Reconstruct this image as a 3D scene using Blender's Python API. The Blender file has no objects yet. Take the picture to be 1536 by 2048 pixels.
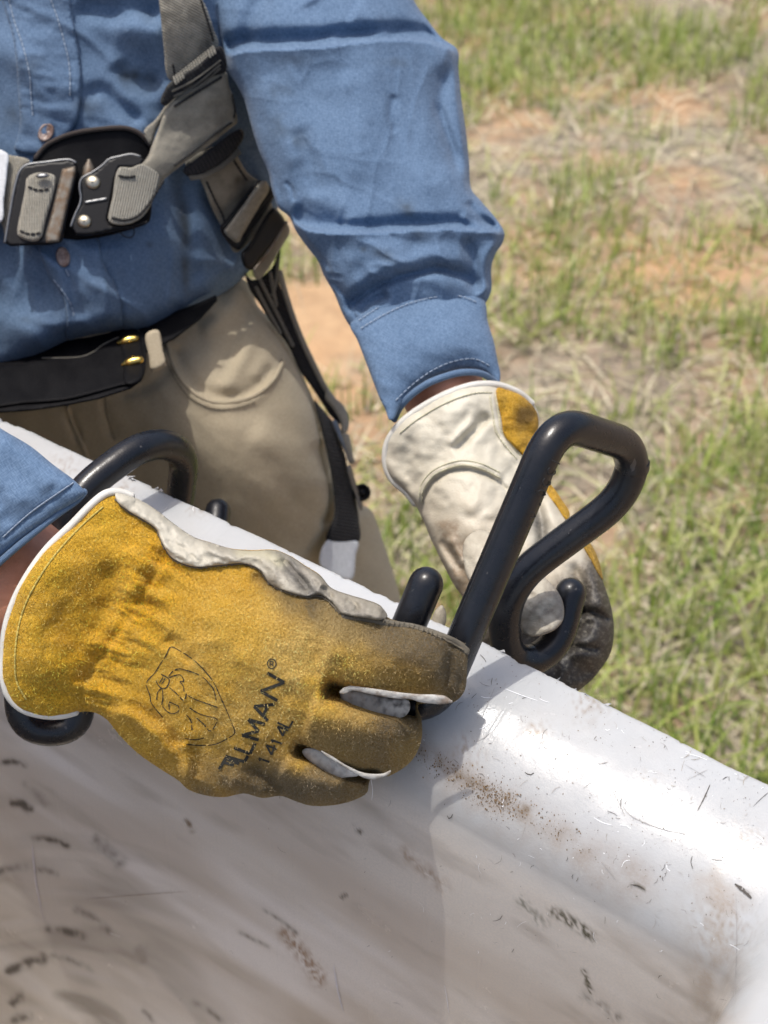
import bpy, math, random
import numpy as np
from mathutils import Matrix, Vector
from mathutils.geometry import delaunay_2d_cdt
from mathutils.bvhtree import BVHTree

random.seed(7)
RNG = np.random.default_rng(11)
SC = bpy.context.scene
COL = SC.collection

# ------------------------------------------------------------------ camera, sky, sun, exposure
PITCH = math.radians(40.0)
CAM = np.array([0.0, 0.0, 1.62])
F = 52.0 / 36.0 * 2048.0
RIGHT = np.array([1.0, 0.0, 0.0])
UP = np.array([0.0, math.sin(PITCH), math.cos(PITCH)])
FWD = np.array([0.0, math.cos(PITCH), -math.sin(PITCH)])

cd = bpy.data.cameras.new('camera')
cam = bpy.data.objects.new('camera', cd)
COL.objects.link(cam)
cam.location = CAM
cam.rotation_euler = (math.pi / 2 - PITCH, 0, 0)
cd.sensor_fit = 'VERTICAL'
cd.sensor_height = 36.0
cd.lens = 52.0
cd.clip_start = 0.02
cd.clip_end = 500
cd.dof.use_dof = True
cd.dof.focus_distance = 0.74
cd.dof.aperture_fstop = 11.5
SC.camera = cam

SUN_DIR = Vector((-0.20, 0.06, 0.978)).normalized()      # towards the sun
w = bpy.data.worlds.new('World')
SC.world = w
w.use_nodes = True
wn = w.node_tree
bg = wn.nodes['Background']
sky = wn.nodes.new('ShaderNodeTexSky')
sky.sky_type = 'NISHITA'
sky.sun_disc = False
sky.sun_elevation = math.asin(SUN_DIR.z)
sky.sun_rotation = math.atan2(SUN_DIR.x, SUN_DIR.y)
wn.links.new(sky.outputs[0], bg.inputs[0])
bg.inputs[1].default_value = 0.15
sky.dust_density = 5.0
sky.ozone_density = 0.6
ld = bpy.data.lights.new('sun', 'SUN')
ld.energy = 2.3
ld.angle = math.radians(0.6)
ld.color = (1.0, 0.965, 0.91)
sun = bpy.data.objects.new('sun', ld)
COL.objects.link(sun)
sun.rotation_euler = SUN_DIR.to_track_quat('Z', 'Y').to_euler()
SC.view_settings.view_transform = 'Standard'
SC.view_settings.look = 'None'
SC.view_settings.exposure = 0.36
SC.view_settings.gamma = 1.0
SC.view_settings.use_curve_mapping = False
SC.render.engine = 'CYCLES'
SC.cycles.use_denoising = True

# ------------------------------------------------------------------ helpers: points, curves, noise
def P(x, y, d):
    x = np.asarray(x, float); y = np.asarray(y, float); d = np.asarray(d, float)
    a = ((x - 768) / F * d)[..., None]; b = (-(y - 1024) / F * d)[..., None]
    return CAM + a * RIGHT + b * UP + d[..., None] * FWD

def proj(W):
    v = np.asarray(W, float) - CAM
    d = v @ FWD
    return 768 + (v @ RIGHT) / d * F, 1024 - (v @ UP) / d * F, d

def on_z(x, y, z):
    r = P(x, y, 1.0) - CAM
    return CAM + r * ((z - CAM[2]) / r[..., 2])[..., None]

def cr(pts, step=6.0, closed=False, smooth=True):
    """Catmull-Rom through pts (any dimension), resampled evenly."""
    p = np.asarray(pts, float)
    if smooth:
        n = len(p)
        out = []
        segs = n if closed else n - 1
        for i in range(segs):
            if closed:
                a, b, c, d = p[(i - 1) % n], p[i], p[(i + 1) % n], p[(i + 2) % n]
            else:
                a, b, c, d = p[max(i - 1, 0)], p[i], p[i + 1], p[min(i + 2, n - 1)]
            l = [max(np.linalg.norm((v - u)[:2]), 1e-9) ** 0.5 for u, v in ((a, b), (b, c), (c, d))]
            l[0] = l[0] if l[0] > 1e-3 else l[1]; l[2] = l[2] if l[2] > 1e-3 else l[1]
            m1 = ((b - a) / l[0] - (c - a) / (l[0] + l[1]) + (c - b) / l[1]) * l[1]
            m2 = ((c - b) / l[1] - (d - b) / (l[1] + l[2]) + (d - c) / l[2]) * l[1]
            t = np.linspace(0, 1, 16, endpoint=False)[:, None]
            out.append((2*t**3-3*t**2+1)*b + (t**3-2*t**2+t)*m1 + (-2*t**3+3*t**2)*c + (t**3-t**2)*m2)
        q = np.concatenate(out + ([p[-1:]] if not closed else [p[:1]]))
    else:
        q = np.concatenate([p, p[:1]]) if closed else p
    s = np.concatenate([[0], np.cumsum(np.linalg.norm(np.diff(q[:, :2] if q.shape[1] != 3 else q, axis=0), axis=1))])
    k = max(int(round(s[-1] / step)), 2)
    t = np.linspace(0, s[-1], k + 1)
    r = np.stack([np.interp(t, s, q[:, j]) for j in range(q.shape[1])], 1)
    return r[:-1] if closed else r

_TAB = RNG.random((256, 256))
def vnoise(x, y):
    xi = np.floor(x).astype(int); yi = np.floor(y).astype(int)
    fx = x - xi; fy = y - yi
    fx = fx*fx*(3-2*fx); fy = fy*fy*(3-2*fy)
    a = _TAB[xi % 256, yi % 256]; b = _TAB[(xi+1) % 256, yi % 256]
    c = _TAB[xi % 256, (yi+1) % 256]; d = _TAB[(xi+1) % 256, (yi+1) % 256]
    return (a*(1-fx)+b*fx)*(1-fy) + (c*(1-fx)+d*fx)*fy

def fbm(x, y, o=4):
    s = 0; a = 0.5; t = 0
    for i in range(o):
        s = s + a * vnoise(x * 2**i + 17.3*i, y * 2**i + 5.1*i); t += a; a *= 0.5
    return s / t - 0.5

def sstep(a, b, v):
    t = np.clip((v - a) / (b - a), 0, 1)
    return t*t*(3-2*t)

def pdist(X, Y, pts):
    """distance to polyline, side sign, parameter 0..1"""
    p = np.asarray(pts, float)[:, :2]
    best = np.full(X.shape, 1e18); side = np.zeros(X.shape); par = np.zeros(X.shape)
    L = np.linalg.norm(np.diff(p, axis=0), axis=1); S = np.concatenate([[0], np.cumsum(L)]); tot = max(S[-1], 1e-9)
    for i in range(len(p) - 1):
        a = p[i]; e = p[i+1] - a; l2 = max(e @ e, 1e-12)
        dx = X - a[0]; dy = Y - a[1]
        t = np.clip((dx*e[0] + dy*e[1]) / l2, 0, 1)
        qx = dx - t*e[0]; qy = dy - t*e[1]
        d2 = qx*qx + qy*qy
        m = d2 < best
        best = np.where(m, d2, best)
        side = np.where(m, np.sign(e[0]*qy - e[1]*qx), side)
        par = np.where(m, (S[i] + t*L[i]) / tot, par)
    return np.sqrt(best), side, par

def inside(X, Y, poly):
    r = np.zeros(X.shape, bool)
    x1, y1 = poly[:, 0], poly[:, 1]; x2, y2 = np.roll(x1, -1), np.roll(y1, -1)
    for a, b, c, d in zip(x1, y1, x2, y2):
        if b != d:
            m = ((b > Y) != (d > Y)) & (X < (c - a) * (Y - b) / (d - b) + a)
            r ^= m
    return r

# surface operators: each returns a height in metres towards the viewer
def ridge(pts, h, wl, wr=None, taper=0.18):
    wr = wl if wr is None else wr
    q = cr(pts, 14)
    def f(X, Y):
        reach = 2.6 * max(wl, wr)
        m = (X > q[:,0].min()-reach) & (X < q[:,0].max()+reach) & (Y > q[:,1].min()-reach) & (Y < q[:,1].max()+reach)
        r = np.zeros(X.shape)
        if not m.any(): return r
        d, s, t = pdist(X[m], Y[m], q)
        w_ = np.where(s > 0, wr, wl)
        v = h * np.exp(-(d / w_)**2)
        if taper: v = v * sstep(0, taper, t) * sstep(0, taper, 1 - t)
        r[m] = v
        return r
    return f

def lip(pts, h, below, dent, w=14, taper=.06):
    '''a fold of cloth seen from the front: a sharp lip with a tuck just above it'''
    q = cr(pts, 8)
    def f(X, Y):
        d, sd, t = pdist(X, Y, q)
        z = d*sd
        v = np.where(z > 0, h*np.exp(-z/below), h*np.exp(-(z/3.0)**2)) - dent*np.exp(-((z + w)/w)**2)*(z < 2)
        v = np.where(d > 6*below + 60, 0, v)
        return v*sstep(0, taper, t)*sstep(0, taper, 1-t)
    return f

def bump(cx, cy, rx, ry, ang, h):
    c, s = math.cos(math.radians(ang)), math.sin(math.radians(ang))
    def f(X, Y):
        dx = X - cx; dy = Y - cy
        return h * np.exp(-((dx*c + dy*s)/rx)**2 - ((-dx*s + dy*c)/ry)**2)
    return f

def nz(amp, sx, sy, ang=0, o=3, off=0.0):
    c, s = math.cos(math.radians(ang)), math.sin(math.radians(ang))
    def f(X, Y):
        return amp * 2 * fbm((X*c + Y*s)/sx + off, (-X*s + Y*c)/sy + off*1.7, o)
    return f

def plane(pts):
    a = np.asarray(pts, float); m = a[:, :2].mean(0); z = a[:, 2].mean()
    c, *_ = np.linalg.lstsq(a[:, :2] - m, a[:, 2] - z, rcond=1e-2)
    return lambda X, Y: z + (X - m[0])*c[0] + (Y - m[1])*c[1]

def rbf(pts):
    a = np.asarray(pts, float); n = len(a); s = 300.0
    xy = a[:, :2] / s
    def ph(r): return np.where(r > 1e-9, r*r*np.log(np.maximum(r, 1e-9)), 0)
    K = ph(np.linalg.norm(xy[:, None] - xy[None], axis=2)) + np.eye(n)*0.02
    Q = np.concatenate([np.ones((n, 1)), xy], 1)
    A = np.block([[K, Q], [Q.T, np.zeros((3, 3))]])
    sol = np.linalg.solve(A, np.concatenate([a[:, 2], np.zeros(3)]))
    def f(X, Y):
        x = X / s; y = Y / s
        r = sol[n] + sol[n+1]*x + sol[n+2]*y
        for i in range(n):
            r = r + sol[i]*ph(np.hypot(x - xy[i, 0], y - xy[i, 1]))
        return r
    return f

# ------------------------------------------------------------------ helpers: solids with a traced outline and real thickness
def triangulate(poly, sp, rings=True, smooth=True):
    B = cr(poly, sp * 0.8, True, smooth)
    x0, y0 = B.min(0); x1, y1 = B.max(0)
    gx = np.arange(x0, x1 + sp, sp); gy = np.arange(y0, y1 + sp, sp * 0.866)
    X, Y = np.meshgrid(gx, gy); X = X + (np.arange(len(gy)) % 2)[:, None] * sp * 0.5
    X = X.ravel() + RNG.uniform(-.1, .1, X.size)*sp; Y = Y.ravel() + RNG.uniform(-.1, .1, Y.size)*sp
    m = inside(X, Y, B); X = X[m]; Y = Y[m]
    Bc = np.concatenate([B, B[:1]])
    d, _, _ = pdist(X, Y, Bc)
    m = d > sp * 0.62; X = X[m]; Y = Y[m]; d = d[m]
    pts = [np.stack([X, Y], 1)]; ds = [d]
    if rings:
        mid = (B + np.roll(B, -1, 0)) / 2; e = np.roll(B, -1, 0) - B
        nrm = np.stack([-e[:, 1], e[:, 0]], 1); nrm /= np.maximum(np.linalg.norm(nrm, axis=1), 1e-9)[:, None]
        area = 0.5*np.sum(B[:,0]*np.roll(B[:,1],-1) - np.roll(B[:,0],-1)*B[:,1])
        if area < 0: nrm = -nrm
        q = mid + nrm * sp * 0.22
        dq, _, _ = pdist(q[:, 0], q[:, 1], Bc)
        ok = (dq > sp * 0.19) & inside(q[:, 0], q[:, 1], B)
        pts.append(q[ok]); ds.append(dq[ok])
    I = np.concatenate(pts); nb = len(B)
    V = np.concatenate([B, I]); D = np.concatenate([np.zeros(nb)] + ds)
    res = delaunay_2d_cdt([Vector(v) for v in V], [(i, (i+1) % nb) for i in range(nb)], [], 0, 1e-6)
    vv = np.array([tuple(v) for v in res[0]]); tri = np.array([t for t in res[2] if len(t) == 3], int)
    c = vv[tri].mean(1)
    tri = tri[inside(c[:, 0], c[:, 1], B)]
    if len(vv) != len(V):
        D, _, _ = pdist(vv[:, 0], vv[:, 1], Bc)
        D[D < 1e-6] = 0
    e = vv[tri]
    ar = (e[:,1,0]-e[:,0,0])*(e[:,2,1]-e[:,0,1]) - (e[:,2,0]-e[:,0,0])*(e[:,1,1]-e[:,0,1])
    tri[ar < 0] = tri[ar < 0][:, ::-1]
    tri = tri[np.abs(ar) > 1e-7]
    return vv, tri, D

def poisson(vv, tri, fixed, iters=500):
    n = len(vv); W = {}
    I, J, Wt = [], [], []
    area = np.zeros(n)
    p = vv[tri]
    for k in range(3):
        a, b, c = p[:, k], p[:, (k+1) % 3], p[:, (k+2) % 3]
        u = b - a; v = c - a
        cr_ = np.abs(u[:,0]*v[:,1] - u[:,1]*v[:,0]) + 1e-9
        cot = np.clip((u*v).sum(1) / cr_, -3, 30) * 0.5
        I.append(tri[:, (k+1) % 3]); J.append(tri[:, (k+2) % 3]); Wt.append(np.maximum(cot, 1e-4))
        area += np.bincount(tri[:, k], cr_ / 6, n)
    I = np.concatenate(I); J = np.concatenate(J); Wt = np.concatenate(Wt)
    dg = np.bincount(I, Wt, n) + np.bincount(J, Wt, n) + 1e-9
    free = ~fixed
    def A(x):
        y = dg*x - np.bincount(I, Wt*x[J], n) - np.bincount(J, Wt*x[I], n)
        return np.where(free, y, 0)
    x = np.zeros(n); r = np.where(free, area, 0); z = r/dg; pp = z.copy(); rz = r @ z; r0 = rz
    for _ in range(iters):
        Ap = A(pp); al = rz / max(pp @ Ap, 1e-30)
        x += al*pp; r -= al*Ap; z = r/dg; rz2 = r @ z
        if rz2 < r0*1e-8: break
        pp = z + rz2/rz*pp; rz = rz2
    return np.maximum(x, 0)

class Solid:
    """verts, faces, uv, tint of one or more pieces, joined in one mesh"""
    def __init__(s): s.v=[]; s.f=[]; s.uv=[]; s.t=[]; s.n=0; s.fv=[]; s.ff=[]
    def add(s, v, f, uv=None, tint=None):
        v = np.asarray(v, float); k = len(v)
        s.v.append(v); s.f.append([tuple(int(i) + s.n for i in q) for q in f]); s.n += k
        s.uv.append(np.zeros((k, 2)) if uv is None else uv)
        s.t.append(np.zeros((k, 4)) if tint is None else tint)
        return s
    def build(s, name, mat, parent=None, smooth=True):
        V = np.concatenate(s.v); Fc = [q for g in s.f for q in g]
        me = bpy.data.meshes.new(name)
        me.from_pydata(V.tolist(), [], Fc)
        uv = np.concatenate(s.uv); t = np.concatenate(s.t)
        at = me.attributes.new('flat', 'FLOAT_VECTOR', 'POINT')
        at.data.foreach_set('vector', np.concatenate([uv, np.zeros((len(uv), 1))], 1).astype(np.float32).ravel())
        ca = me.attributes.new('tint', 'FLOAT_COLOR', 'POINT')
        ca.data.foreach_set('color', t.astype(np.float32).ravel())
        me.polygons.foreach_set('use_smooth', [smooth]*len(me.polygons))
        me.materials.append(mat)
        o = bpy.data.objects.new(name, me)
        COL.objects.link(o)
        if parent is not None: o.parent = parent
        me.update()
        return o

class Relief:
    """a body with a traced outline, inflated to a real thickness, with folds; can be sampled for what lies on it"""
    def __init__(s, poly, base, sp=7, k=0.8, cap=None, R=None, T=None, ops=(), back=None, fade=10, ang=0,
                 paint=None, smooth=True, rings=True):
        vv, tri, D = triangulate(poly, sp, rings, smooth)
        X, Y = vv[:, 0], vv[:, 1]
        b = base(X, Y)
        if R is not None:
            e = np.clip(D / R, 0, 1); t = T*np.sqrt(np.maximum(1-(1-e)**2, 0))
            tb = t if back is None else back*np.sqrt(np.maximum(1-(1-e)**2, 0))
        else:
            h = np.sqrt(2*poisson(vv, tri, D <= 1e-9)) * b / F * k
            t = h if cap is None else cap*np.tanh(h/cap)
            tb = t if back is None else t*back
        o = np.zeros(len(X))
        for f in ops: o = o + f(X, Y)
        o = o * sstep(0, fade, D) if fade else o
        fr = b - t - o
        n = len(vv)
        edge = D <= 1e-9
        idx = np.arange(n); bi = np.where(edge, idx, 0)
        add = np.where(~edge)[0]; bi[add] = n + np.arange(len(add))
        vf = P(X, Y, fr); vb = P(X[add], Y[add], (b + tb)[add])
        s.v = np.concatenate([vf, vb])
        # image y runs down: reverse so that faces look at the viewer
        s.f = [tuple(q) for q in tri[:, ::-1]] + [tuple(q) for q in bi[tri]]
        c, si = math.cos(math.radians(ang)), math.sin(math.radians(ang))
        m = float(np.mean(b)) / F
        uv = np.stack([(X*c + Y*si)*m, (-X*si + Y*c)*m], 1)
        s.uv = np.concatenate([uv, uv[add]])
        tint = np.zeros((n, 4)) if paint is None else paint(X, Y, D)
        s.t = np.concatenate([tint, tint[add]])
        s.bvh = BVHTree.FromPolygons([tuple(q) for q in vf], [tuple(q) for q in tri], epsilon=0.0)
        s.base = base; s.X, s.Y, s.D, s.fr = X, Y, D, fr
    def depth(s, X, Y):
        X = np.atleast_1d(np.asarray(X, float)); Y = np.atleast_1d(np.asarray(Y, float))
        out = np.empty(len(X))
        for i in range(len(X)):
            d = P(X[i], Y[i], 1.0) - CAM
            l = np.linalg.norm(d)
            h = s.bvh.ray_cast(Vector(CAM), Vector(d/l))
            if h[0] is None:
                j = np.argmin((s.X - X[i])**2 + (s.Y - Y[i])**2)
                out[i] = s.fr[j]
            else: out[i] = h[3] / l
        return out
    def into(s, S): S.add(s.v, s.f, s.uv, s.t); return S
    def build(s, name, mat, parent=None): return s.into(Solid()).build(name, mat, parent)

def sweep(path, radii, nseg=12, cap=True, flat=1.0, updir=None):
    """tube round a 3-D path with parallel-transported rings and rounded ends -> verts, faces"""
    p = np.asarray(path, float); r = np.broadcast_to(np.asarray(radii, float), (len(p),)).copy()
    if cap:
        a = p[0] - p[1]; a /= np.linalg.norm(a); b = p[-1] - p[-2]; b /= np.linalg.norm(b)
        th = np.linspace(0, math.pi/2, 6)[1:]
        pre = [p[0] + a*r[0]*math.sin(t) for t in th[::-1]]; post = [p[-1] + b*r[-1]*math.sin(t) for t in th]
        rp = [max(r[0]*math.cos(t), 1e-5) for t in th[::-1]]; rq = [max(r[-1]*math.cos(t), 1e-5) for t in th]
        p = np.concatenate([pre, p, post]); r = np.concatenate([rp, r, rq])
    T = np.gradient(p, axis=0); T /= np.maximum(np.linalg.norm(T, axis=1), 1e-12)[:, None]
    u = np.cross(T[0], updir if updir is not None else (0.3, -0.8, 0.52)); u /= np.linalg.norm(u)
    V = []; th = np.linspace(0, 2*math.pi, nseg, endpoint=False)
    for i in range(len(p)):
        u = u - T[i]*(u @ T[i]); u /= np.linalg.norm(u); v = np.cross(T[i], u)
        V.append(p[i] + r[i]*(np.cos(th)[:, None]*u + flat*np.sin(th)[:, None]*v))
    V = np.concatenate(V); fs = []
    for i in range(len(p)-1):
        for j in range(nseg):
            k = (j+1) % nseg
            fs.append((i*nseg+j, i*nseg+k, (i+1)*nseg+k, (i+1)*nseg+j))
    fs.append(tuple(range(nseg))[::-1]); fs.append(tuple((len(p)-1)*nseg + j for j in range(nseg)))
    s = np.concatenate([[0], np.cumsum(np.linalg.norm(np.diff(p, axis=0), axis=1))])
    uv = np.stack([np.repeat(s, nseg), np.tile(th/(2*math.pi), len(p))*0.05], 1)
    return V, fs, uv

def cord(S, pts, depth, rad, step=5, nseg=8, lift=0.0, smooth=True, tint=None, cap=True, flat=1.0):
    """a thin cord laid along traced points at a given depth (function, relief, or per-point third column)"""
    q = cr([p[:2] for p in pts], step, False, smooth)
    d = depth.depth(q[:,0], q[:,1]) if isinstance(depth, Relief) else (depth(q[:,0], q[:,1]) if callable(depth) else np.full(len(q), depth))
    if len(d) > 4:
        d = np.convolve(np.pad(d, 2, 'edge'), np.ones(5)/5, 'valid')
    W = P(q[:,0], q[:,1], d - lift)
    v, f, uv = sweep(W, rad, nseg, cap, flat)
    S.add(v, f, uv, None if tint is None else np.tile(tint, (len(v), 1)))

def dashes(S, pts, depth, dash=7, gap=4, rad=0.0005, lift=0.0005):
    q = cr([p[:2] for p in pts], 1.0)
    d = depth.depth(q[:,0], q[:,1]) if isinstance(depth, Relief) else depth(q[:,0], q[:,1])
    i = 0
    while i + dash < len(q):
        j = np.linspace(i, i+dash, 3).round().astype(int)
        W = P(q[j,0], q[j,1], d[j] - lift)
        v, f, uv = sweep(W, rad, 5, True)
        S.add(v, f, uv)
        i += dash + gap

def ribbon(S, segs, depth, width, lift=0.0004, sub=4.0):
    """ink strokes: flat ribbons following the surface below, a hair thick"""
    for a, b in segs:
        a = np.asarray(a, float); b = np.asarray(b, float); e = b - a; L = np.linalg.norm(e)
        n = max(int(L/sub), 1); t = np.linspace(0, 1, n+1)
        nr = np.array([-e[1], e[0]]) / max(L, 1e-9) * width/2
        m = a + t[:, None]*e; l = m + nr; r = m - nr
        pts = np.stack([l, m, r], 1).reshape(-1, 2)
        d = depth.depth(pts[:,0], pts[:,1])
        W = P(pts[:,0], pts[:,1], d - lift)
        fs = []
        for i in range(n):
            for k in (0, 1):
                fs.append((3*i+k, 3*i+k+1, 3*(i+1)+k+1, 3*(i+1)+k))
        S.add(W, fs)

def tag(o, label=None, cat=None, group=None, kind=None):
    if label: o['label'] = label
    if cat: o['category'] = cat
    if group: o['group'] = group
    if kind: o['kind'] = kind
    return o

# ------------------------------------------------------------------ materials
def mat(name):
    m = bpy.data.materials.new(name); m.use_nodes = True
    nt = m.node_tree; b = nt.nodes['Principled BSDF']
    return m, nt, b

class N:
    def __init__(s, nt): s.nt = nt
    def n(s, t, **kw):
        x = s.nt.nodes.new(t)
        for k, v in kw.items(): setattr(x, k, v)
        return x
    def l(s, a, b): s.nt.links.new(a, b)
    def attr(s, name): return s.n('ShaderNodeAttribute', attribute_name=name)
    def noise(s, vec, scale, detail=4, rough=0.55, stretch=None, rot=0):
        if stretch is not None:
            mp = s.n('ShaderNodeMapping'); s.l(vec, mp.inputs[0]); mp.inputs['Scale'].default_value = stretch
            mp.inputs['Rotation'].default_value = (0, 0, rot); vec = mp.outputs[0]
        x = s.n('ShaderNodeTexNoise'); x.inputs['Scale'].default_value = scale
        x.inputs['Detail'].default_value = detail; x.inputs['Roughness'].default_value = rough
        s.l(vec, x.inputs['Vector']); return x.outputs['Fac']
    def ramp(s, fac, stops, interp='LINEAR'):
        r = s.n('ShaderNodeValToRGB'); r.color_ramp.interpolation = interp
        while len(r.color_ramp.elements) < len(stops): r.color_ramp.elements.new(0.5)
        for e, (p, c) in zip(r.color_ramp.elements, stops):
            e.position = p; e.color = (*c, 1) if len(c) == 3 else c
        s.l(fac, r.inputs[0]); return r.outputs[0]
    def mix(s, fac, a, b, bt='MIX'):
        m = s.n('ShaderNodeMix', data_type='RGBA', blend_type=bt)
        for v, i in ((fac, 0), (a, 6), (b, 7)):
            if hasattr(v, 'default_value') or hasattr(v, 'is_linked'): s.l(v, m.inputs[i])
            else: m.inputs[i].default_value = v if i == 0 else (*v, 1)
        return m.outputs[2]
    def math(s, op, a, b=0.0):
        m = s.n('ShaderNodeMath', operation=op)
        for v, i in ((a, 0), (b, 1)):
            if hasattr(v, 'is_linked'): s.l(v, m.inputs[i])
            else: m.inputs[i].default_value = v
        return m.outputs[0]
    def bump(s, h, strength, dist, bsdf, prev=None):
        b = s.n('ShaderNodeBump'); b.inputs['Strength'].default_value = strength; b.inputs['Distance'].default_value = dist
        s.l(h, b.inputs['Height'])
        if prev is not None: s.l(prev, b.inputs['Normal'])
        s.l(b.outputs[0], bsdf.inputs['Normal']); return b.outputs[0]

def tinted(g, base):
    t = g.attr('tint')
    return g.mix(t.outputs['Alpha'], base, t.outputs['Color'])

def cloth(name, dark, light, scale=900, rough=0.92, bumpd=0.0004, sheen=0.12, big=0.25, rib=None):
    m, nt, b = mat(name); g = N(nt); v = g.attr('flat').outputs['Vector']
    a = g.noise(v, scale, 2, 0.6, (1, 0.22, 1)); c = g.noise(v, scale, 2, 0.6, (0.22, 1, 1))
    weave = g.math('MULTIPLY', g.math('ADD', a, c), 0.5)
    col = g.ramp(weave, [(0.36, dark), (0.64, light)])
    lg = g.noise(v, 28, 4, 0.6)
    col = g.mix(big, col, g.ramp(lg, [(0.3, tuple(x*0.62 for x in dark)), (0.7, light)]), 'MIX')
    g.l(tinted(g, col), b.inputs['Base Color'])
    b.inputs['Roughness'].default_value = rough
    b.inputs['Sheen Weight'].default_value = sheen; b.inputs['Sheen Roughness'].default_value = 0.4
    b.inputs['Specular IOR Level'].default_value = 0.2
    h = weave
    if rib:
        wv = g.n('ShaderNodeTexWave', wave_type='BANDS', bands_direction=rib[1]); wv.inputs['Scale'].default_value = rib[0]
        wv.inputs['Distortion'].default_value = 0.6; wv.inputs['Detail'].default_value = 1
        g.l(v, wv.inputs['Vector'])
        h = g.math('ADD', g.math('MULTIPLY', wv.outputs['Fac'], 0.9), weave)
    n1 = g.bump(h, 0.9, bumpd, b)
    lump = g.noise(v, 120, 3, 0.55)
    g.bump(lump, 0.3, 0.0014, b, n1)
    return m

M = {}
M['chambray'] = cloth('chambray_blue', (0.064, 0.113, 0.195), (0.150, 0.225, 0.335), 1300, 0.95, 0.0005)
M['chambray_thread'] = cloth('pale_thread', (0.24, 0.31, 0.42), (0.40, 0.47, 0.56), 900)
M['khaki'] = cloth('khaki_canvas', (0.37, 0.31, 0.215), (0.47, 0.405, 0.29), 1300, 0.95, 0.0003, 0.1, 0.2)
M['webbing'] = cloth('grey_webbing', (0.22, 0.205, 0.165), (0.37, 0.345, 0.285), 900, 0.9, 0.0007, 0.15, 0.35, (190, 'Y'))
M['webbing_across'] = cloth('grey_webbing_wound', (0.24, 0.225, 0.185), (0.38, 0.36, 0.30), 900, 0.9, 0.0007, 0.15, 0.3, (190, 'X'))
M['pad'] = cloth('grey_pad', (0.20, 0.185, 0.147), (0.33, 0.305, 0.245), 1400, 0.95, 0.0004, 0.25, 0.5)
M['black_web'] = cloth('black_webbing', (0.010, 0.010, 0.012), (0.030, 0.029, 0.030), 900, 0.85, 0.0006, 0.1, 0.3, (120, 'Y'))
M['white_label'] = cloth('white_label', (0.55, 0.57, 0.58), (0.7, 0.72, 0.74), 700, 0.7, 0.0002, 0.0, 0.2)
M['dark_thread'] = cloth('dark_thread', (0.02, 0.02, 0.02), (0.05, 0.048, 0.045), 900)
M['cream_thread'] = cloth('cream_thread', (0.52, 0.49, 0.33), (0.68, 0.65, 0.48), 900)

def make_suede():
    m, nt, b = mat('gold_suede'); g = N(nt); v = g.attr('flat').outputs['Vector']
    f1 = g.noise(v, 760, 4, 0.75); f2 = g.noise(v, 1900, 2, 0.7); f3 = g.noise(v, 60, 5, 0.6)
    col = g.ramp(f1, [(0.32, (0.44, 0.205, 0.009)), (0.5, (0.74, 0.40, 0.022)), (0.68, (0.90, 0.60, 0.12))])
    col = g.mix(0.35, col, g.ramp(f3, [(0.35, (0.46, 0.22, 0.010)), (0.65, (0.72, 0.43, 0.05))]))
    t = g.attr('tint')
    fac = g.math('MULTIPLY', t.outputs['Alpha'], g.math('ADD', 0.62, g.math('MULTIPLY', f1, 0.75)))
    fac = g.math('MINIMUM', fac, 1.0)
    tc = g.mix(0.8, t.outputs['Color'], g.ramp(f1, [(0.32, (0.35, 0.33, 0.30)), (0.7, (1.75, 1.75, 1.7))]), 'MULTIPLY')
    col = g.mix(fac, col, tc)
    g.l(col, b.inputs['Base Color'])
    b.inputs['Roughness'].default_value = 0.95; b.inputs['Specular IOR Level'].default_value = 0.15
    b.inputs['Sheen Weight'].default_value = 0.25; b.inputs['Sheen Tint'].default_value = (1, 0.8, 0.45, 1)
    n1 = g.bump(f1, 1.0, 0.0026, b); g.bump(f2, 0.9, 0.0012, b, n1)
    return m
M['suede'] = make_suede()

def make_leather(name, a, c, rough=0.55, spec=0.5):
    m, nt, b = mat(name); g = N(nt); v = g.attr('flat').outputs['Vector']
    f1 = g.noise(v, 70, 5, 0.6); f3 = g.noise(v, 420, 3, 0.6)
    vo = g.n('ShaderNodeTexVoronoi', feature='DISTANCE_TO_EDGE'); vo.inputs['Scale'].default_value = 620; g.l(v, vo.inputs['Vector'])
    col = g.ramp(f1, [(0.3, a), (0.7, c)])
    t = g.attr('tint')
    fac = g.math('MINIMUM', g.math('MULTIPLY', t.outputs['Alpha'], g.math('ADD', 0.55, g.math('MULTIPLY', f3, 0.9))), 1.0)
    g.l(g.mix(fac, col, t.outputs['Color']), b.inputs['Base Color'])
    b.inputs['Roughness'].default_value = rough; b.inputs['Specular IOR Level'].default_value = spec
    n1 = g.bump(vo.outputs['Distance'], 0.35, 0.0006, b); g.bump(f3, 0.4, 0.0004, b, n1)
    return m
M['leather'] = make_leather('cream_leather', (0.45, 0.415, 0.325), (0.58, 0.545, 0.445))
M['lining'] = make_leather('pale_lining', (0.33, 0.32, 0.29), (0.47, 0.46, 0.43), 0.75, .25)
M['binding'] = make_leather('white_binding', (0.55, 0.53, 0.47), (0.70, 0.68, 0.62), 0.6)
M['belt'] = make_leather('black_leather', (0.004, 0.004, 0.005), (0.009, 0.009, 0.010), 0.6, .08)

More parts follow.
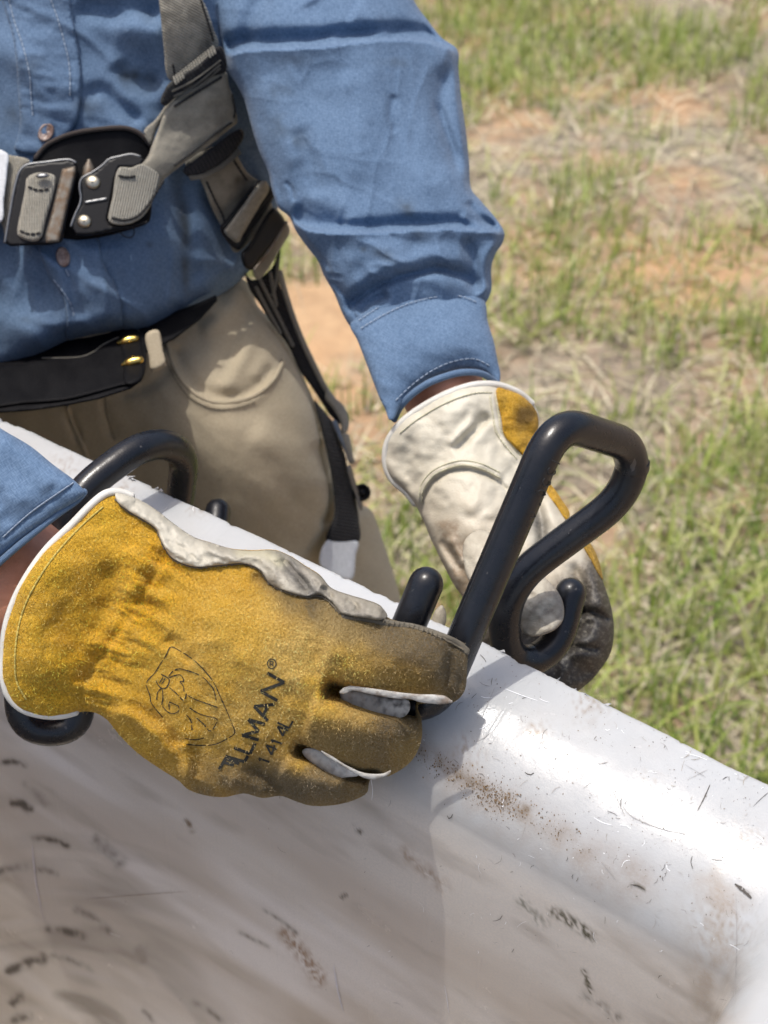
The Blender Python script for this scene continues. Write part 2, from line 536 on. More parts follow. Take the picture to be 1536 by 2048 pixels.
def make_vinyl():
    m, nt, b = mat('black_vinyl'); g = N(nt)
    tc = g.n('ShaderNodeTexCoord').outputs['Object']
    f = g.noise(tc, 60, 5, 0.65); s = g.noise(tc, 900, 3, 0.7)
    base = g.ramp(f, [(0.3, (0.005, 0.006, 0.009)), (0.75, (0.011, 0.012, 0.015))])
    dust = g.ramp(g.noise(tc, 45, 6, 0.7), [(0.52, (0, 0, 0)), (0.75, (1, 1, 1))])
    base = g.mix(g.math('MULTIPLY', dust, 0.14), base, (0.055, 0.05, 0.043))
    nick = g.ramp(g.noise(tc, 240, 2, 0.6, (1, 1, .25)), [(0.71, (0, 0, 0)), (0.73, (1, 1, 1))])
    g.l(g.mix(g.math('MULTIPLY', nick, 0.5), base, (0.12, 0.115, 0.11)), b.inputs['Base Color'])
    g.l(g.ramp(f, [(0.3, (0.22,)*3), (0.75, (0.36,)*3)]), b.inputs['Roughness'])
    b.inputs['Specular IOR Level'].default_value = 0.45
    n1 = g.bump(s, 0.25, 0.0002, b); g.bump(f, 0.3, 0.0012, b, n1)
    return m
M['vinyl'] = make_vinyl()

def metal(name, col, rough, metallic=1.0, wear=None):
    m, nt, b = mat(name); g = N(nt); tc = g.n('ShaderNodeTexCoord').outputs['Object']
    f = g.noise(tc, 160, 5, 0.65)
    if wear: g.l(g.ramp(f, [(0.42, col), (0.62, wear)]), b.inputs['Base Color'])
    else: g.l(g.ramp(f, [(0.3, tuple(x*0.75 for x in col)), (0.7, col)]), b.inputs['Base Color'])
    b.inputs['Metallic'].default_value = metallic; b.inputs['Roughness'].default_value = rough
    if metallic == 0: b.inputs['Specular IOR Level'].default_value = 0.25
    g.bump(g.noise(tc, 700, 3, 0.6), 0.2, 0.0003, b)
    return m
M['black_metal'] = metal('black_metal', (0.005, 0.005, 0.006), 0.42, 0.0)
M['worn_edge'] = metal('worn_steel_edge', (0.20, 0.205, 0.21), 0.4)
M['rust_bar'] = metal('worn_steel_bar', (0.17, 0.155, 0.13), 0.55, 0.4, (0.13, 0.085, 0.05))
M['rivet'] = metal('dull_brass', (0.52, 0.47, 0.36), 0.38)
M['brass'] = metal('bright_brass', (0.75, 0.52, 0.14), 0.25)
M['button'] = metal('brown_button', (0.16, 0.105, 0.085), 0.25, 0.0, (0.32, 0.25, 0.22))
M['ink'] = cloth('black_ink', (0.018, 0.018, 0.016), (0.05, 0.048, 0.04), 1500, 0.95, 0.0003, 0.0, 0.4)

def make_skin():
    m, nt, b = mat('skin'); g = N(nt); tc = g.n('ShaderNodeTexCoord').outputs['Object']
    f = g.noise(tc, 70, 5, 0.65); s = g.noise(tc, 800, 3, 0.6)
    g.l(g.ramp(f, [(0.3, (0.40, 0.17, 0.10)), (0.7, (0.58, 0.29, 0.19))]), b.inputs['Base Color'])
    b.inputs['Roughness'].default_value = 0.5
    b.inputs['Subsurface Weight'].default_value = 0.15; b.inputs['Subsurface Radius'].default_value = (1, 0.3, 0.15)
    b.inputs['Subsurface Scale'].default_value = 0.004
    g.bump(s, 0.5, 0.0006, b)
    return m
M['skin'] = make_skin()

def make_plastic():
    m, nt, b = mat('white_polyethylene'); g = N(nt); v = g.attr('flat').outputs['Vector']
    t = g.attr('tint')
    big = g.noise(v, 9, 5, 0.6, (1, 0.45, 1), 0.5); mid = g.noise(v, 45, 5, 0.65, (0.5, 0.5, 1), -0.35); fine = g.noise(v, 700, 3, 0.7)
    col = g.ramp(big, [(0.3, (0.405, 0.41, 0.405)), (0.65, (0.462, 0.474, 0.480))])
    col = g.mix(g.math('MULTIPLY', g.ramp(mid, [(0.5, (0, 0, 0)), (0.78, (1, 1, 1))]), 0.12), col, (0.40, 0.34, 0.28))
    speck = g.ramp(g.noise(v, 260, 4, 0.75), [(0.66, (0, 0, 0)), (0.74, (1, 1, 1))])
    col = g.mix(g.math('MULTIPLY', speck, 0.35), col, (0.24, 0.19, 0.13))
    fac = g.math('MINIMUM', g.math('MULTIPLY', t.outputs['Alpha'], g.math('ADD', 0.45, g.math('MULTIPLY', fine, 1.1))), 1.0)
    g.l(g.mix(fac, col, t.outputs['Color']), b.inputs['Base Color'])
    g.l(g.ramp(mid, [(0.35, (0.18,)*3), (0.75, (0.30,)*3)]), b.inputs['Roughness'])
    b.inputs['Subsurface Weight'].default_value = 0.35; b.inputs['Subsurface Radius'].default_value = (1, 1, 1)
    b.inputs['Subsurface Scale'].default_value = 0.012
    b.inputs['IOR'].default_value = 1.5
    n1 = g.bump(fine, 0.25, 0.0004, b); n2 = g.bump(mid, 0.35, 0.0015, b, n1)
    sc = g.noise(v, 150, 2, 0.5, (1, 0.05, 1), 0.9)
    g.bump(g.ramp(sc, [(0.60, (0, 0, 0)), (0.66, (1, 1, 1))]), 0.15, 0.0006, b, n2)
    return m
M['plastic'] = make_plastic()

def flat_mat(name, a, c, scale=40, rough=0.9, trans=0.0):
    m, nt, b = mat(name); g = N(nt)
    v = g.attr('tint')
    g.l(g.mix(v.outputs['Fac'] if False else v.outputs['Alpha'], a, c), b.inputs['Base Color'])
    b.inputs['Roughness'].default_value = rough
    return m
def leafy(name):
    m, nt, b = mat(name); g = N(nt); t = g.attr('tint')
    g.l(t.outputs['Color'], b.inputs['Base Color']); b.inputs['Roughness'].default_value = 0.7
    tr = g.n('ShaderNodeBsdfTranslucent'); g.l(t.outputs['Color'], tr.inputs['Color'])
    mx = g.n('ShaderNodeMixShader'); mx.inputs[0].default_value = 0.3
    out = nt.nodes['Material Output']
    g.l(b.outputs[0], mx.inputs[1]); g.l(tr.outputs[0], mx.inputs[2]); g.l(mx.outputs[0], out.inputs[0])
    return m
M['grass'] = leafy('grass_blades')
M['fuzz'] = leafy('suede_fibres')

def make_ground():
    m, nt, b = mat('dry_sandy_soil'); g = N(nt); tc = g.n('ShaderNodeTexCoord').outputs['Object']
    f1 = g.noise(tc, 1.6, 6, 0.6); f2 = g.noise(tc, 16, 6, 0.65); f3 = g.noise(tc, 140, 4, 0.7)
    soil = g.ramp(f1, [(0.38, (0.24, 0.185, 0.14)), (0.55, (0.47, 0.265, 0.125)), (0.66, (0.55, 0.29, 0.115))])
    thatch = g.ramp(f2, [(0.3, (0.13, 0.11, 0.085)), (0.55, (0.30, 0.26, 0.19)), (0.75, (0.42, 0.37, 0.27))])
    col = g.mix(g.ramp(g.noise(tc, 2.6, 4, 0.6), [(0.44, (0, 0, 0)), (0.58, (1, 1, 1))]), soil, thatch)
    col = g.mix(0.35, col, g.ramp(f3, [(0.3, (0.12, 0.10, 0.085)), (0.7, (0.54, 0.46, 0.34))]))
    t = g.attr('tint'); soilc = g.mix(0.4, t.outputs['Color'], g.ramp(f2, [(0.3, (0.45, 0.4, 0.38)), (0.7, (1.2, 1.2, 1.2))]), 'MULTIPLY')
    g.l(g.mix(t.outputs['Alpha'], col, soilc), b.inputs['Base Color'])
    b.inputs['Roughness'].default_value = 0.95
    n1 = g.bump(f2, 0.7, 0.02, b); g.bump(f3, 0.7, 0.006, b, n1)
    return m
M['ground'] = make_ground()

# ------------------------------------------------------------------ ground and grass
def build_ground():
    xs = np.concatenate([[-120, -30, -10, -6], np.arange(-4, 5.01, 0.045), [7, 12, 40, 120]])
    ys = np.concatenate([[-120, -20, -6], np.arange(-1, 8.01, 0.045), [10, 14, 20, 60, 200]])
    X, Y = np.meshgrid(xs, ys)
    near = sstep(0, 1.5, 6.5 - np.hypot(X, Y - 2.5))
    Z = (fbm(X*1.3 + 40, Y*1.3 + 40, 3)*0.07 + fbm(X*7 + 9, Y*7 + 3, 2)*0.03) * near
    V = np.stack([X, Y, Z], 2).reshape(-1, 3); n = len(xs)
    fs = [(j*n+i, j*n+i+1, (j+1)*n+i+1, (j+1)*n+i) for j in range(len(ys)-1) for i in range(n-1)]
    bv = np.clip(bare(V[:, 0], V[:, 1])*(.55 + 1.6*fbm(V[:, 0]*6, V[:, 1]*6, 3) + .3), 0, 1)
    tint = np.stack([0*bv + .60, 0*bv + .365, 0*bv + .18, bv*.68], 1)
    o = Solid().add(V, fs, None, tint).build('ground', M['ground'])
    tag(o, kind='structure')
def gz(X, Y): return fbm(X*1.3 + 40, Y*1.3 + 40, 3)*0.07 + fbm(X*7 + 9, Y*7 + 3, 2)*0.03
def bare(X, Y):
    """1 where sandy soil shows: two strips across the field and a patch"""
    a = np.exp(-((Y - 2.74 - 0.05*X + 0.30*fbm(X*1.7, Y*1.7, 3)) / 0.16)**2)*sstep(.05, .25, X)
    b = 1.3*np.exp(-((Y - 2.46 + 0.25*fbm(X*2 + 5, Y*2, 3)) / 0.22)**2) * sstep(0.15, -0.1, X - 0.12)
    c = np.exp(-((X - 0.24)/0.10)**2 - ((Y - 3.36)/0.13)**2)
    e = np.exp(-((X - 1.05)/0.35)**2 - ((Y - 2.72 + .12*fbm(X*4, Y*4, 2))/0.13)**2)
    return np.clip(1.15*a*(.55 + 1.2*fbm(X*2.2 + 4, Y*5, 3) + .5*sstep(.2, -.1, X)) + b + 0.45*c + 0.6*e, 0, 1)

def blades(n, L, wd, lean, colours, keep, curl=0.4, seed=1, zlift=0.0):
    r = np.random.default_rng(seed)
    Y = 0.9 + (r.random(n*4)**0.8)*5.6; X = r.uniform(-1, 1, n*4)*(0.42*Y + 0.55) + 0.28
    k = keep(X, Y, r); X = X[k][:n]; Y = Y[k][:n]; m = len(X)
    az = r.uniform(0, 2*math.pi, m); le = r.normal(lean[0], lean[1], m); ln = r.uniform(L[0], L[1], m)*(0.6+0.8*r.random(m))
    ww = r.uniform(wd[0], wd[1], m)
    dirx = np.cos(az); diry = np.sin(az); S = 4
    t = np.linspace(0, 1, S+1)
    V = np.zeros((m, S+1, 2, 3)); ang = le[:, None] + curl*(t[None]**1.3)*r.uniform(0.2, 1.4, m)[:, None]
    dx = np.concatenate([np.zeros((m, 1)), np.cumsum(np.sin(ang[:, 1:])*ln[:, None]/S, 1)], 1)
    dz = np.concatenate([np.zeros((m, 1)), np.cumsum(np.cos(ang[:, 1:])*ln[:, None]/S, 1)], 1)
    z0 = gz(X, Y) + zlift*r.random(m) - 0.003
    wt = ww[:, None]*(1 - 0.9*t[None]**1.6)*0.5
    for s, sg in ((0, -1), (1, 1)):
        V[:, :, s, 0] = X[:, None] + dirx[:, None]*dx - diry[:, None]*wt*sg
        V[:, :, s, 1] = Y[:, None] + diry[:, None]*dx + dirx[:, None]*wt*sg
        V[:, :, s, 2] = z0[:, None] + np.maximum(dz, 0.002)
    base = np.arange(m)[:, None]*(2*(S+1)) + np.arange(S)[None]*2
    fs = np.stack([base, base+1, base+3, base+2], 2).reshape(-1, 4)
    c = np.asarray(colours)[r.integers(0, len(colours), m)] * r.uniform(0.75, 1.25, (m, 1))
    tint = np.concatenate([np.repeat(c, 2*(S+1), 0), np.ones((m*2*(S+1), 1))], 1)
    return V.reshape(-1, 3), fs, tint

def build_grass():
    def kg(X, Y, r):
        cl = fbm(X*2.6 + 3, Y*2.6 + 8, 4) + 0.35*fbm(X*11, Y*11, 2)
        return (cl + r.normal(0, 0.07, X.shape) > -0.03 + 0.08*np.exp(-((Y-2.75)/.55)**2) - 0.2*sstep(2.6, 1.6, Y)*sstep(.1, .5, X)) & (bare(X, Y) < r.random(X.shape)*0.9)
    def kd(X, Y, r):
        return (bare(X, Y)*1.0 < r.random(X.shape))
    V, f, t = blades(60000, (0.04, 0.12), (0.003, 0.0065), (0.25, 0.35),
                     [(0.21, 0.31, 0.05), (0.30, 0.38, 0.08), (0.42, 0.46, 0.14), (0.16, 0.24, 0.045), (0.36, 0.40, 0.10), (0.48, 0.49, 0.20)], kg, 0.8, 3)
    o = Solid().add(V, f, None, t).build('green_grass', M['grass']); tag(o, kind='stuff')
    V, f, t = blades(42000, (0.03, 0.10), (0.002, 0.006), (1.25, 0.25),
                     [(0.58, 0.52, 0.36), (0.48, 0.42, 0.30), (0.66, 0.60, 0.44), (0.32, 0.28, 0.215), (0.50, 0.50, 0.25)], kd, 0.5, 4, 0.02)
    o = Solid().add(V, f, None, t).build('dry_grass', M['grass']); tag(o, kind='stuff')

# ------------------------------------------------------------------ bucket
RIM_Z = 1.08
def bucket_frame():
    A = on_z(np.array([0.]), np.array([830.]), RIM_Z)[0]; Bp = on_z(np.array([1536.]), np.array([1560.]), RIM_Z)[0]
    e = Bp - A; e /= np.linalg.norm(e); n = np.array([e[1], -e[0], 0.0])
    if n @ (CAM*[1, 1, 0] - A) < 0: n = -n
    return A, e, n
BA, BE, BN = bucket_frame()

def build_bucket():
    tr = np.array([(-120, 775), (0, 830), (120, 884), (250, 944), (450, 1033), (620, 1110), (780, 1187), (960, 1277), (1180, 1387), (1300, 1444), (1420, 1502), (1536, 1562)], float)
    Wd = on_z(tr[:, 0], tr[:, 1], RIM_Z)
    t = (Wd - BA) @ BE; u = (Wd - BA) @ BN
    q = np.polyfit(t, u, 3)
    tl, trt = t[0] - 0.06, 0.53
    tt = np.arange(tl, trt, 0.0016)
    far = [(a, np.polyval(q, a)) for a in tt]
    dep = 0.60; r = 0.085
    a1, u1 = far[-1]; s1 = np.polyval(np.polyder(q), a1)
    # right corner, right side, near side, left side, left corner
    corner = []
    th0 = math.atan(s1)
    for th in np.linspace(th0, math.pi/2, 70)[1:]:
        corner.append((a1 + r*(math.sin(th) - math.sin(th0)), u1 + r*(math.cos(th0) - math.cos(th))))
    x1, y1 = corner[-1]
    side = [(x1, y) for y in np.arange(y1 + 0.004, dep - 0.1, 0.004)]
    xl = far[0][0] - 0.45
    rest = [(x1 - 0.1*(1-math.cos(a)), dep - 0.1 + 0.1*math.sin(a)) for a in np.linspace(0.1, math.pi/2, 12)]
    rest += [(x, dep) for x in np.linspace(x1 - 0.12, xl + 0.12, 14)]
    rest += [(xl + 0.1*(1-math.sin(a)), dep - 0.1 + 0.1*math.cos(a)) for a in np.linspace(0, math.pi/2, 12)]
    rest += [(xl, y) for y in np.linspace(dep - 0.14, 0.13, 14)]
    y0 = far[0][1]
    rest += [(xl + 0.1*(1-math.cos(a)), y0 + 0.1*(1-math.sin(a))) for a in np.linspace(0, math.pi/2, 14)][:-1]
    loop = np.array(far + corner + side + rest)
    T = np.roll(loop, -1, 0) - np.roll(loop, 1, 0); T /= np.linalg.norm(T, axis=1)[:, None]
    Nn = np.stack([-T[:, 1], T[:, 0]], 1)
    c = loop.mean(0)
    if ((c - loop[0]) @ Nn[0]) < 0: Nn = -Nn
    for _ in range(6): Nn = (Nn + np.roll(Nn, 1, 0) + np.roll(Nn, -1, 0)) / 3
    prof = [(0.075, -1.068), (0.066, -0.5), (0.058, -0.10), (0.056, -0.05), (0.050, -0.026), (0.040, -0.016), (0.02, -0.012), (0.004, -0.010), (0.0008, -0.007), (0.0, -0.005), (0.0006, -0.0022), (0.0022, -0.0006)]
    prof += [(o, 0.0006*math.sin(o*90) - 0.0002) for o in np.arange(0.0045, 0.0165, 0.0022)]
    for th in np.linspace(0.02, math.pi/2 - 0.1, 44):
        prof.append((0.017 + 0.060*math.sin(th), 0.0004 - 0.050*(1 - math.cos(th))))
    o0, z0 = prof[-1]
    zz = np.concatenate([np.arange(z0 - 0.0016, -0.30, -0.0017), np.arange(-0.302, -0.74, -0.003), np.linspace(-0.76, -1.0, 8)])
    prof += [(o0 + 0.004*(1-math.exp((z - z0)/0.02)) + 0.035*(z0 - z), z) for z in zz]
    prof += [(prof[-1][0] + 0.02, -1.035), (prof[-1][0] + 0.06, -1.045)]
    prof = np.array(prof); m, n = len(prof), len(loop)
    pts = loop[:, None, :] + Nn[:, None, :]*prof[None, :, :1]
    W = BA[None, None] + pts[..., :1]*BE + pts[..., 1:2]*BN
    W[..., 2] = RIM_Z + prof[None, :, 1]
    ls = np.concatenate([[0], np.cumsum(np.linalg.norm(np.diff(loop, axis=0), axis=1))])
    ps = np.concatenate([[0], np.cumsum(np.linalg.norm(np.diff(prof, axis=0), axis=1))])
    uv = np.stack(np.broadcast_arrays(ls[:, None], ps[None]), 2).reshape(-1, 2)
    # small dents, nicks and shaved edge
    Lw, Pw = np.broadcast_arrays(ls[:, None], ps[None])
    edge = np.exp(-((np.arange(m) - 9.5)/2.2)**2)[None]
    jag = (np.maximum(fbm(Lw*190, Pw*0 + 3, 3) - .08, 0)*0.006 + fbm(Lw*30, Pw*0 + 1, 2)*0.0014) * edge
    wav = fbm(Lw*14, Pw*14, 3)*0.0022 + fbm(Lw*80, Pw*80, 2)*0.0009 + fbm(Lw*330, Pw*330, 2)*0.00016
    W = W + (jag[..., None])*BN
    W[..., 2] += wav*np.where(np.arange(m) > 8, 1, 0)[None] - 0.35*jag
    V = W.reshape(-1, 3)
    px, py, d = proj(V)
    fs = []
    for i in range(n):
        k = (i+1) % n
        for j in range(m-1): fs.append((i*m+j, i*m+j+1, k*m+j+1, k*m+j))
    # floor, inner and outer
    fs.append(tuple(i*m + m-1 for i in range(n))[::-1]); fs.append(tuple(i*m for i in range(n)))
    tint = paint_bucket(px, py, d, uv)
    o = Solid().add(V, fs, uv, tint).build('bucket', M['plastic'])
    tag(o, 'scuffed white plastic bucket liner with rolled rim and dirty inner wall', 'bucket')
    return o

def over(t, col, a):
    a = np.clip(a, 0, 1)
    na = t[:, 3] + a*(1 - t[:, 3])
    for k in range(3):
        t[:, k] = np.where(na > 1e-6, (t[:, k]*t[:, 3]*(1-a) + col[k]*a) / np.maximum(na, 1e-6), col[k])
    t[:, 3] = na

def stroke(t, X, Y, pts, w_, col, a, soft=True, speck=0.0, sc=9.0):
    q = cr(pts, 10)
    m = (X > q[:,0].min()-3*w_) & (X < q[:,0].max()+3*w_) & (Y > q[:,1].min()-3*w_) & (Y < q[:,1].max()+3*w_)
    if not m.any(): return
    d, s, p = pdist(X[m], Y[m], q)
    v = a*np.exp(-(d/w_)**2)*sstep(0, .15, p)*sstep(0, .15, 1-p)
    if speck: v = v*np.clip(1 + speck*6*fbm(X[m]/sc, Y[m]/sc, 3), 0, 2.2)
    sub = t[m]; over(sub, col, v); t[m] = sub

BROWN = (0.20, 0.125, 0.055); OLIVE = (0.10, 0.09, 0.06); GREY = (0.10, 0.085, 0.07)
def paint_bucket(px, py, d, uv):
    t = np.zeros((len(px), 4))
    # wall below the roll: an even warm coat, then dusty film in streaks running down and along
    along = px*0.84 + py*0.54; across = -px*0.54 + py*0.84
    wall = sstep(0.0, 0.03, uv[:, 1] - 1.19)
    film = np.clip(0.28 + 2.6*fbm(along/420, across/75, 4), 0, 1)*wall
    over(t, (0.66, 0.605, 0.535), 0.85*wall)  # pale warm coat, painted to offset the bluish shade on the wall
    over(t, (0.44, 0.365, 0.295), film*0.55)
    film2 = np.clip(2.2*fbm(along/160 + 9, across/30 + 4, 4) - 0.10, 0, 1)*wall
    over(t, (0.26, 0.21, 0.165), film2*0.6)
    pale = np.clip(3.2*fbm(along/500 + 31, across/60 + 7, 3) - 0.15, 0, 1)*wall
    over(t, (0.80, 0.77, 0.74), pale*0.95)
    rr = np.hypot((px - 85)*.85, py - 2200); th = np.arctan2(py - 2200, (px - 85)*.85)
    arc = np.clip(4.2*fbm(rr/40, th*1.6 + 3, 3) - .25, 0, 1)*np.exp(-(rr/480)**2)*sstep(600, 200, px)*wall
    over(t, (0.12, 0.095, 0.075), arc*.8)
    over(t, (0.62, 0.61, 0.61), np.clip(2.4*fbm(rr/22 + 40, th*1.6 + 9, 3) - .1, 0, 1)*np.exp(-(rr/520)**2)*wall*.6)
    S = lambda pts, w_, c, a, sp=0.0, sc=9.0: stroke(t, px, py, pts, w_, c, a, True, sp, sc)
    S([(740,1400),(800,1465),(850,1515),(900,1545),(960,1580),(1030,1615),(1100,1655),(1200,1712),(1330,1770)], 24, BROWN, 0.20, 0.6, 30)
    S([(700,1390),(800,1480),(900,1560),(1030,1640),(1200,1740),(1400,1830)], 60, (0.30,0.24,0.19), 0.30, 0.4, 40)
    S([(840,1490),(900,1540),(960,1575),(1010,1600)], 13, (0.15, 0.10, 0.05), 0.28, 0.8, 22)
    S([(1005,1595),(1030,1612),(1060,1632)], 15, (0.15, 0.095, 0.04), 0.5, 0.8, 16)
    S([(1090,1815),(1130,1835),(1165,1860),(1195,1885)], 9, OLIVE, 0.95, 1.0, 5)
    S([(1030,1790),(1070,1830),(1100,1860)], 10, (0.25,0.24,0.2), 0.5, 1.0, 5)
    S([(1166,1935),(1175,1965),(1184,1988)], 5, OLIVE, 0.9, 0.8, 4)
    S([(1258,1768),(1275,1772),(1292,1780)], 3, OLIVE, 0.95)
    S([(1150,1980),(1200,2010),(1250,2048)], 10, GREY, 0.35, 0.6)
    S([(790,1690),(850,1740),(905,1790)], 13, (0.30,0.2,0.13), 0.35, 0.8)
    S([(555,1850),(590,1890),(625,1935),(650,1980)], 15, (0.28,0.17,0.10), 0.5, 0.9, 6)
    S([(520,1815),(560,1840),(600,1872)], 4, GREY, 0.5, 0.4)
    S([(470,1860),(510,1880),(545,1898)], 4, GREY, 0.5, 0.4)
    S([(365,1640),(380,1652),(388,1668)], 6, (0.2,0.14,0.09), 0.7, 0.8)
    S([(700,1655),(715,1660),(725,1668)], 5, GREY, 0.7, 0.8)
    S([(680,1798),(690,1790),(696,1788)], 4, (0.06,0.05,0.04), 0.8)
    for a, b, wd, al in (((-20,1528),(60,1532),6,.85), ((15,1603),(70,1626),8,.95), ((55,1676),(145,1696),6,.8), ((65,1741),(120,1753),5,.75),
                         ((85,1858),(180,1880),7,.85), ((5,1950),(100,1918),9,.9), ((20,2015),(52,1993),9,.95), ((20,2048),(70,2034),8,.9),
                         ((-20,1750),(60,1735),7,.5), ((70,1905),(200,1945),6,.4), ((180,1670),(250,1740),14,.35), ((270,1890),(290,1930),16,.25),
                         ((140,1815),(230,1870),7,.5), ((100,1620),(40,1560),8,.2), ((375,2000),(450,2048),6,.45), ((280,2020),(310,2048),5,.5)):
        mid = ((a[0]+b[0])/2, (a[1]+b[1])/2 - 7)
        S([a, mid, b], wd, GREY, al, 0.5, 12)
    # scuffs and shavings dirt on the rim
    for (x, y, r_, al) in ((1350,1405,30,.5),(1180,1410,34,.35),(940,1500,30,.4),(1070,1465,26,.4),(1300,1560,20,.25),(240,985,24,.35),(130,935,30,.25),(395,1000,28,.4),(330,970,20,.25),(1490,1690,40,.25),(1440,1850,60,.3)):
        v = al*np.exp(-((px-x)**2+(py-y)**2)/r_**2)*np.clip(0.4+7*fbm(px/5, py/5, 3), 0, 2.2)*np.where(uv[:,1] > 1.07, 1, 0)
        over(t, (0.25, 0.19, 0.13), v)
    cor = np.exp(-((px - 1440 + 0.06*(py-1700))/60)**2)*sstep(1640, 1800, py)
    over(t, (0.33, 0.27, 0.21), cor*np.clip(0.6+3*fbm(px/40, py/40, 4), 0, 1)*0.6)
    return t

# ------------------------------------------------------------------ scene assembly
build_ground()
build_grass()
bucket = build_bucket()
BUCKET_BVH = BVHTree.FromPolygons([tuple(v.co) for v in bucket.data.vertices], [tuple(p.vertices) for p in bucket.data.polygons if len(p.vertices) == 4])
def on_bucket(x, y):
    d = P(float(x), float(y), 1.0) - CAM; l = np.linalg.norm(d)
    h = BUCKET_BVH.ray_cast(Vector(CAM), Vector(d/l))
    return (np.array(h[0]), np.array(h[1]), h[3]/l) if h[0] is not None else (None, None, None)

def build_scratches():
    S = Solid(); r = random.Random(5)
    def scratch(pts, wd, col):
        q = cr(pts, 7); prev = None; V = []; 
        for i, p in enumerate(q):
            w0, nn, dd = on_bucket(*p)
            if w0 is None: return
            if nn @ (CAM - w0) < 0: nn = -nn
            V.append((w0 + nn*0.00035, nn, dd))
        T = np.gradient(np.array([v[0] for v in V]), axis=0); out = []
        for i, (w0, nn, dd) in enumerate(V):
            s = np.cross(nn, T[i]); s /= max(np.linalg.norm(s), 1e-9)
            k = wd*dd/F*0.5*math.sin(math.pi*(i+0.6)/(len(V)+0.2))**0.6*r.uniform(.6, 1.3)
            out += [w0 - s*k, w0 + s*k]
        f = [(2*i, 2*i+1, 2*i+3, 2*i+2) for i in range(len(V)-1)]
        S.add(out, f, None, np.tile((*col, 1.0), (len(out), 1)))
    dk = (0.05, 0.042, 0.034); gr = (0.18, 0.16, 0.14); wh = (0.85, 0.86, 0.87)
    named = [([(1246,1614),(1262,1632),(1300,1650),(1330,1660),(1370,1668)],3.5,gr),([(1225,1580),(1236,1602),(1250,1632)],3,gr),
             ([(1420,1570),(1408,1597),(1395,1622)],4,dk),([(1536,1586),(1520,1600),(1506,1614)],2.5,dk),([(1445,1560),(1457,1553),(1458,1562)],3,dk),
             ([(1470,1768),(1488,1782),(1503,1797)],9,dk),([(1478,1775),(1490,1779),(1500,1787)],5,gr),([(1262,1769),(1278,1772),(1291,1780)],4,dk),
             ([(1385,1712),(1382,1724),(1386,1738)],3,dk),([(1450,1697),(1468,1700),(1480,1699)],3,gr),([(1472,1790),(1474,1900),(1468,2040)],2.5,gr),
             ([(1204,1725),(1220,1745),(1232,1760)],2.5,gr),([(1370,1507),(1400,1515),(1415,1522)],2,wh),([(1370,1530),(1395,1545),(1412,1556)],2,gr),
             ([(1376,1560),(1395,1550),(1415,1540)],2,gr),([(1010,1378),(1040,1390),(1075,1402)],2.5,wh),([(1165,1578),(1190,1560),(1210,1550)],2,gr),
             ([(1188,1635),(1205,1645),(1223,1650)],2.5,wh),([(1240,1650),(1255,1652),(1262,1658)],2.5,wh),([(1510,1670),(1520,1675),(1527,1683)],2.5,wh),
             ([(740,1545),(746,1580),(744,1600)],3,wh),([(65,1690),(72,1760),(88,1840)],5,(0.62,0.58,0.6)),([(668,1930),(676,1980),(688,2025)],5,(0.68,0.67,0.7)),([(890,1970),(895,2000),(898,2025)],4,(0.68,0.67,0.68)),
             ([(170,1798),(270,1790),(375,1782)],2,(0.28,0.22,0.17)),([(990,1375),(975,1410),(962,1440)],2,gr),([(950,1485),(970,1475),(985,1462)],2,gr),
             ([(895,1630),(900,1638),(906,1628)],4,dk),([(1050,1545),(1060,1550),(1068,1546)],4,dk),([(960,1310),(968,1318),(972,1325)],3,dk)]
    for a in named: scratch(a[0], a[1]*(.55 if a[1] < 4.5 else .9), tuple(.5*c + .20 for c in a[2]) if a[2] == gr else a[2])
    for i in range(420):
        x = r.uniform(940, 1530) if i < 240 else r.uniform(60, 1500); y = r.uniform(1290, 1900) if i < 240 else r.uniform(900, 2040)
        w0, nn, dd = on_bucket(x, y)
        if w0 is None: continue
        a = r.uniform(0, math.pi); L = r.choice([3, 4, 6, 9, 14, 22]); b = a + r.uniform(-.5, .5)
        p = [(x, y), (x + math.cos(a)*L*.5, y + math.sin(a)*L*.5), (x + math.cos(b)*L, y + math.sin(b)*L)]
        scratch(p, r.uniform(0.6, 1.5), r.choice([dk, gr, gr, (0.36,0.34,0.32), (0.36,0.34,0.32), wh, wh, (0.30, 0.27, 0.22)]))
    def speck(x, y, k, col):
        w0, nn, dd = on_bucket(x, y)
        if w0 is None: return
        if nn @ (CAM - w0) < 0: nn = -nn
        t1 = np.cross(nn, RIGHT); t1 /= np.linalg.norm(t1); t2 = np.cross(nn, t1); a = r.uniform(0, 6.28); e = r.uniform(.3, 1)
        pts = [w0 + nn*.0003 + k*dd/F*(math.cos(q + a)*t1*r.uniform(.6, 1.2) + e*math.sin(q + a)*t2*r.uniform(.6, 1.2)) for q in np.linspace(0, 6.28, 7)[:-1]]
        S.add(pts, [tuple(range(6))], None, np.tile((*col, 1.0), (6, 1)))
    line = cr([(760,1405),(800,1458),(850,1508),(900,1542),(960,1580),(1030,1615),(1100,1655),(1200,1712),(1330,1770)], 1.0)
    for i in range(1100):
        q = line[min(int(abs(r.gauss(.36, .2))*len(line)), len(line)-1)] if r.random() < .7 else line[int(r.gauss(.44, .035)*len(line))]
        sd = r.gauss(0, 15); c = r.uniform(.5, 1.4)
        speck(q[0] - sd*.5 + r.uniform(-3, 3), q[1] + sd*.85, r.choice([.4, .5, .7, .9, 1.2, 1.6, 2.2]), (.15*c, .09*c, .035*c))
    for i in range(700):
        x = r.uniform(930, 1530); y = np.interp(x, [930, 1536], [1265, 1562]) + r.uniform(8, 330); c = r.uniform(.4, 1.6)
        speck(x, y, r.choice([.5, .6, .8, 1.1, 1.6]), (.16*c, .13*c, .10*c))
    o = S.build('scratch', M['scuff'], bucket); tag(o, kind='stuff')
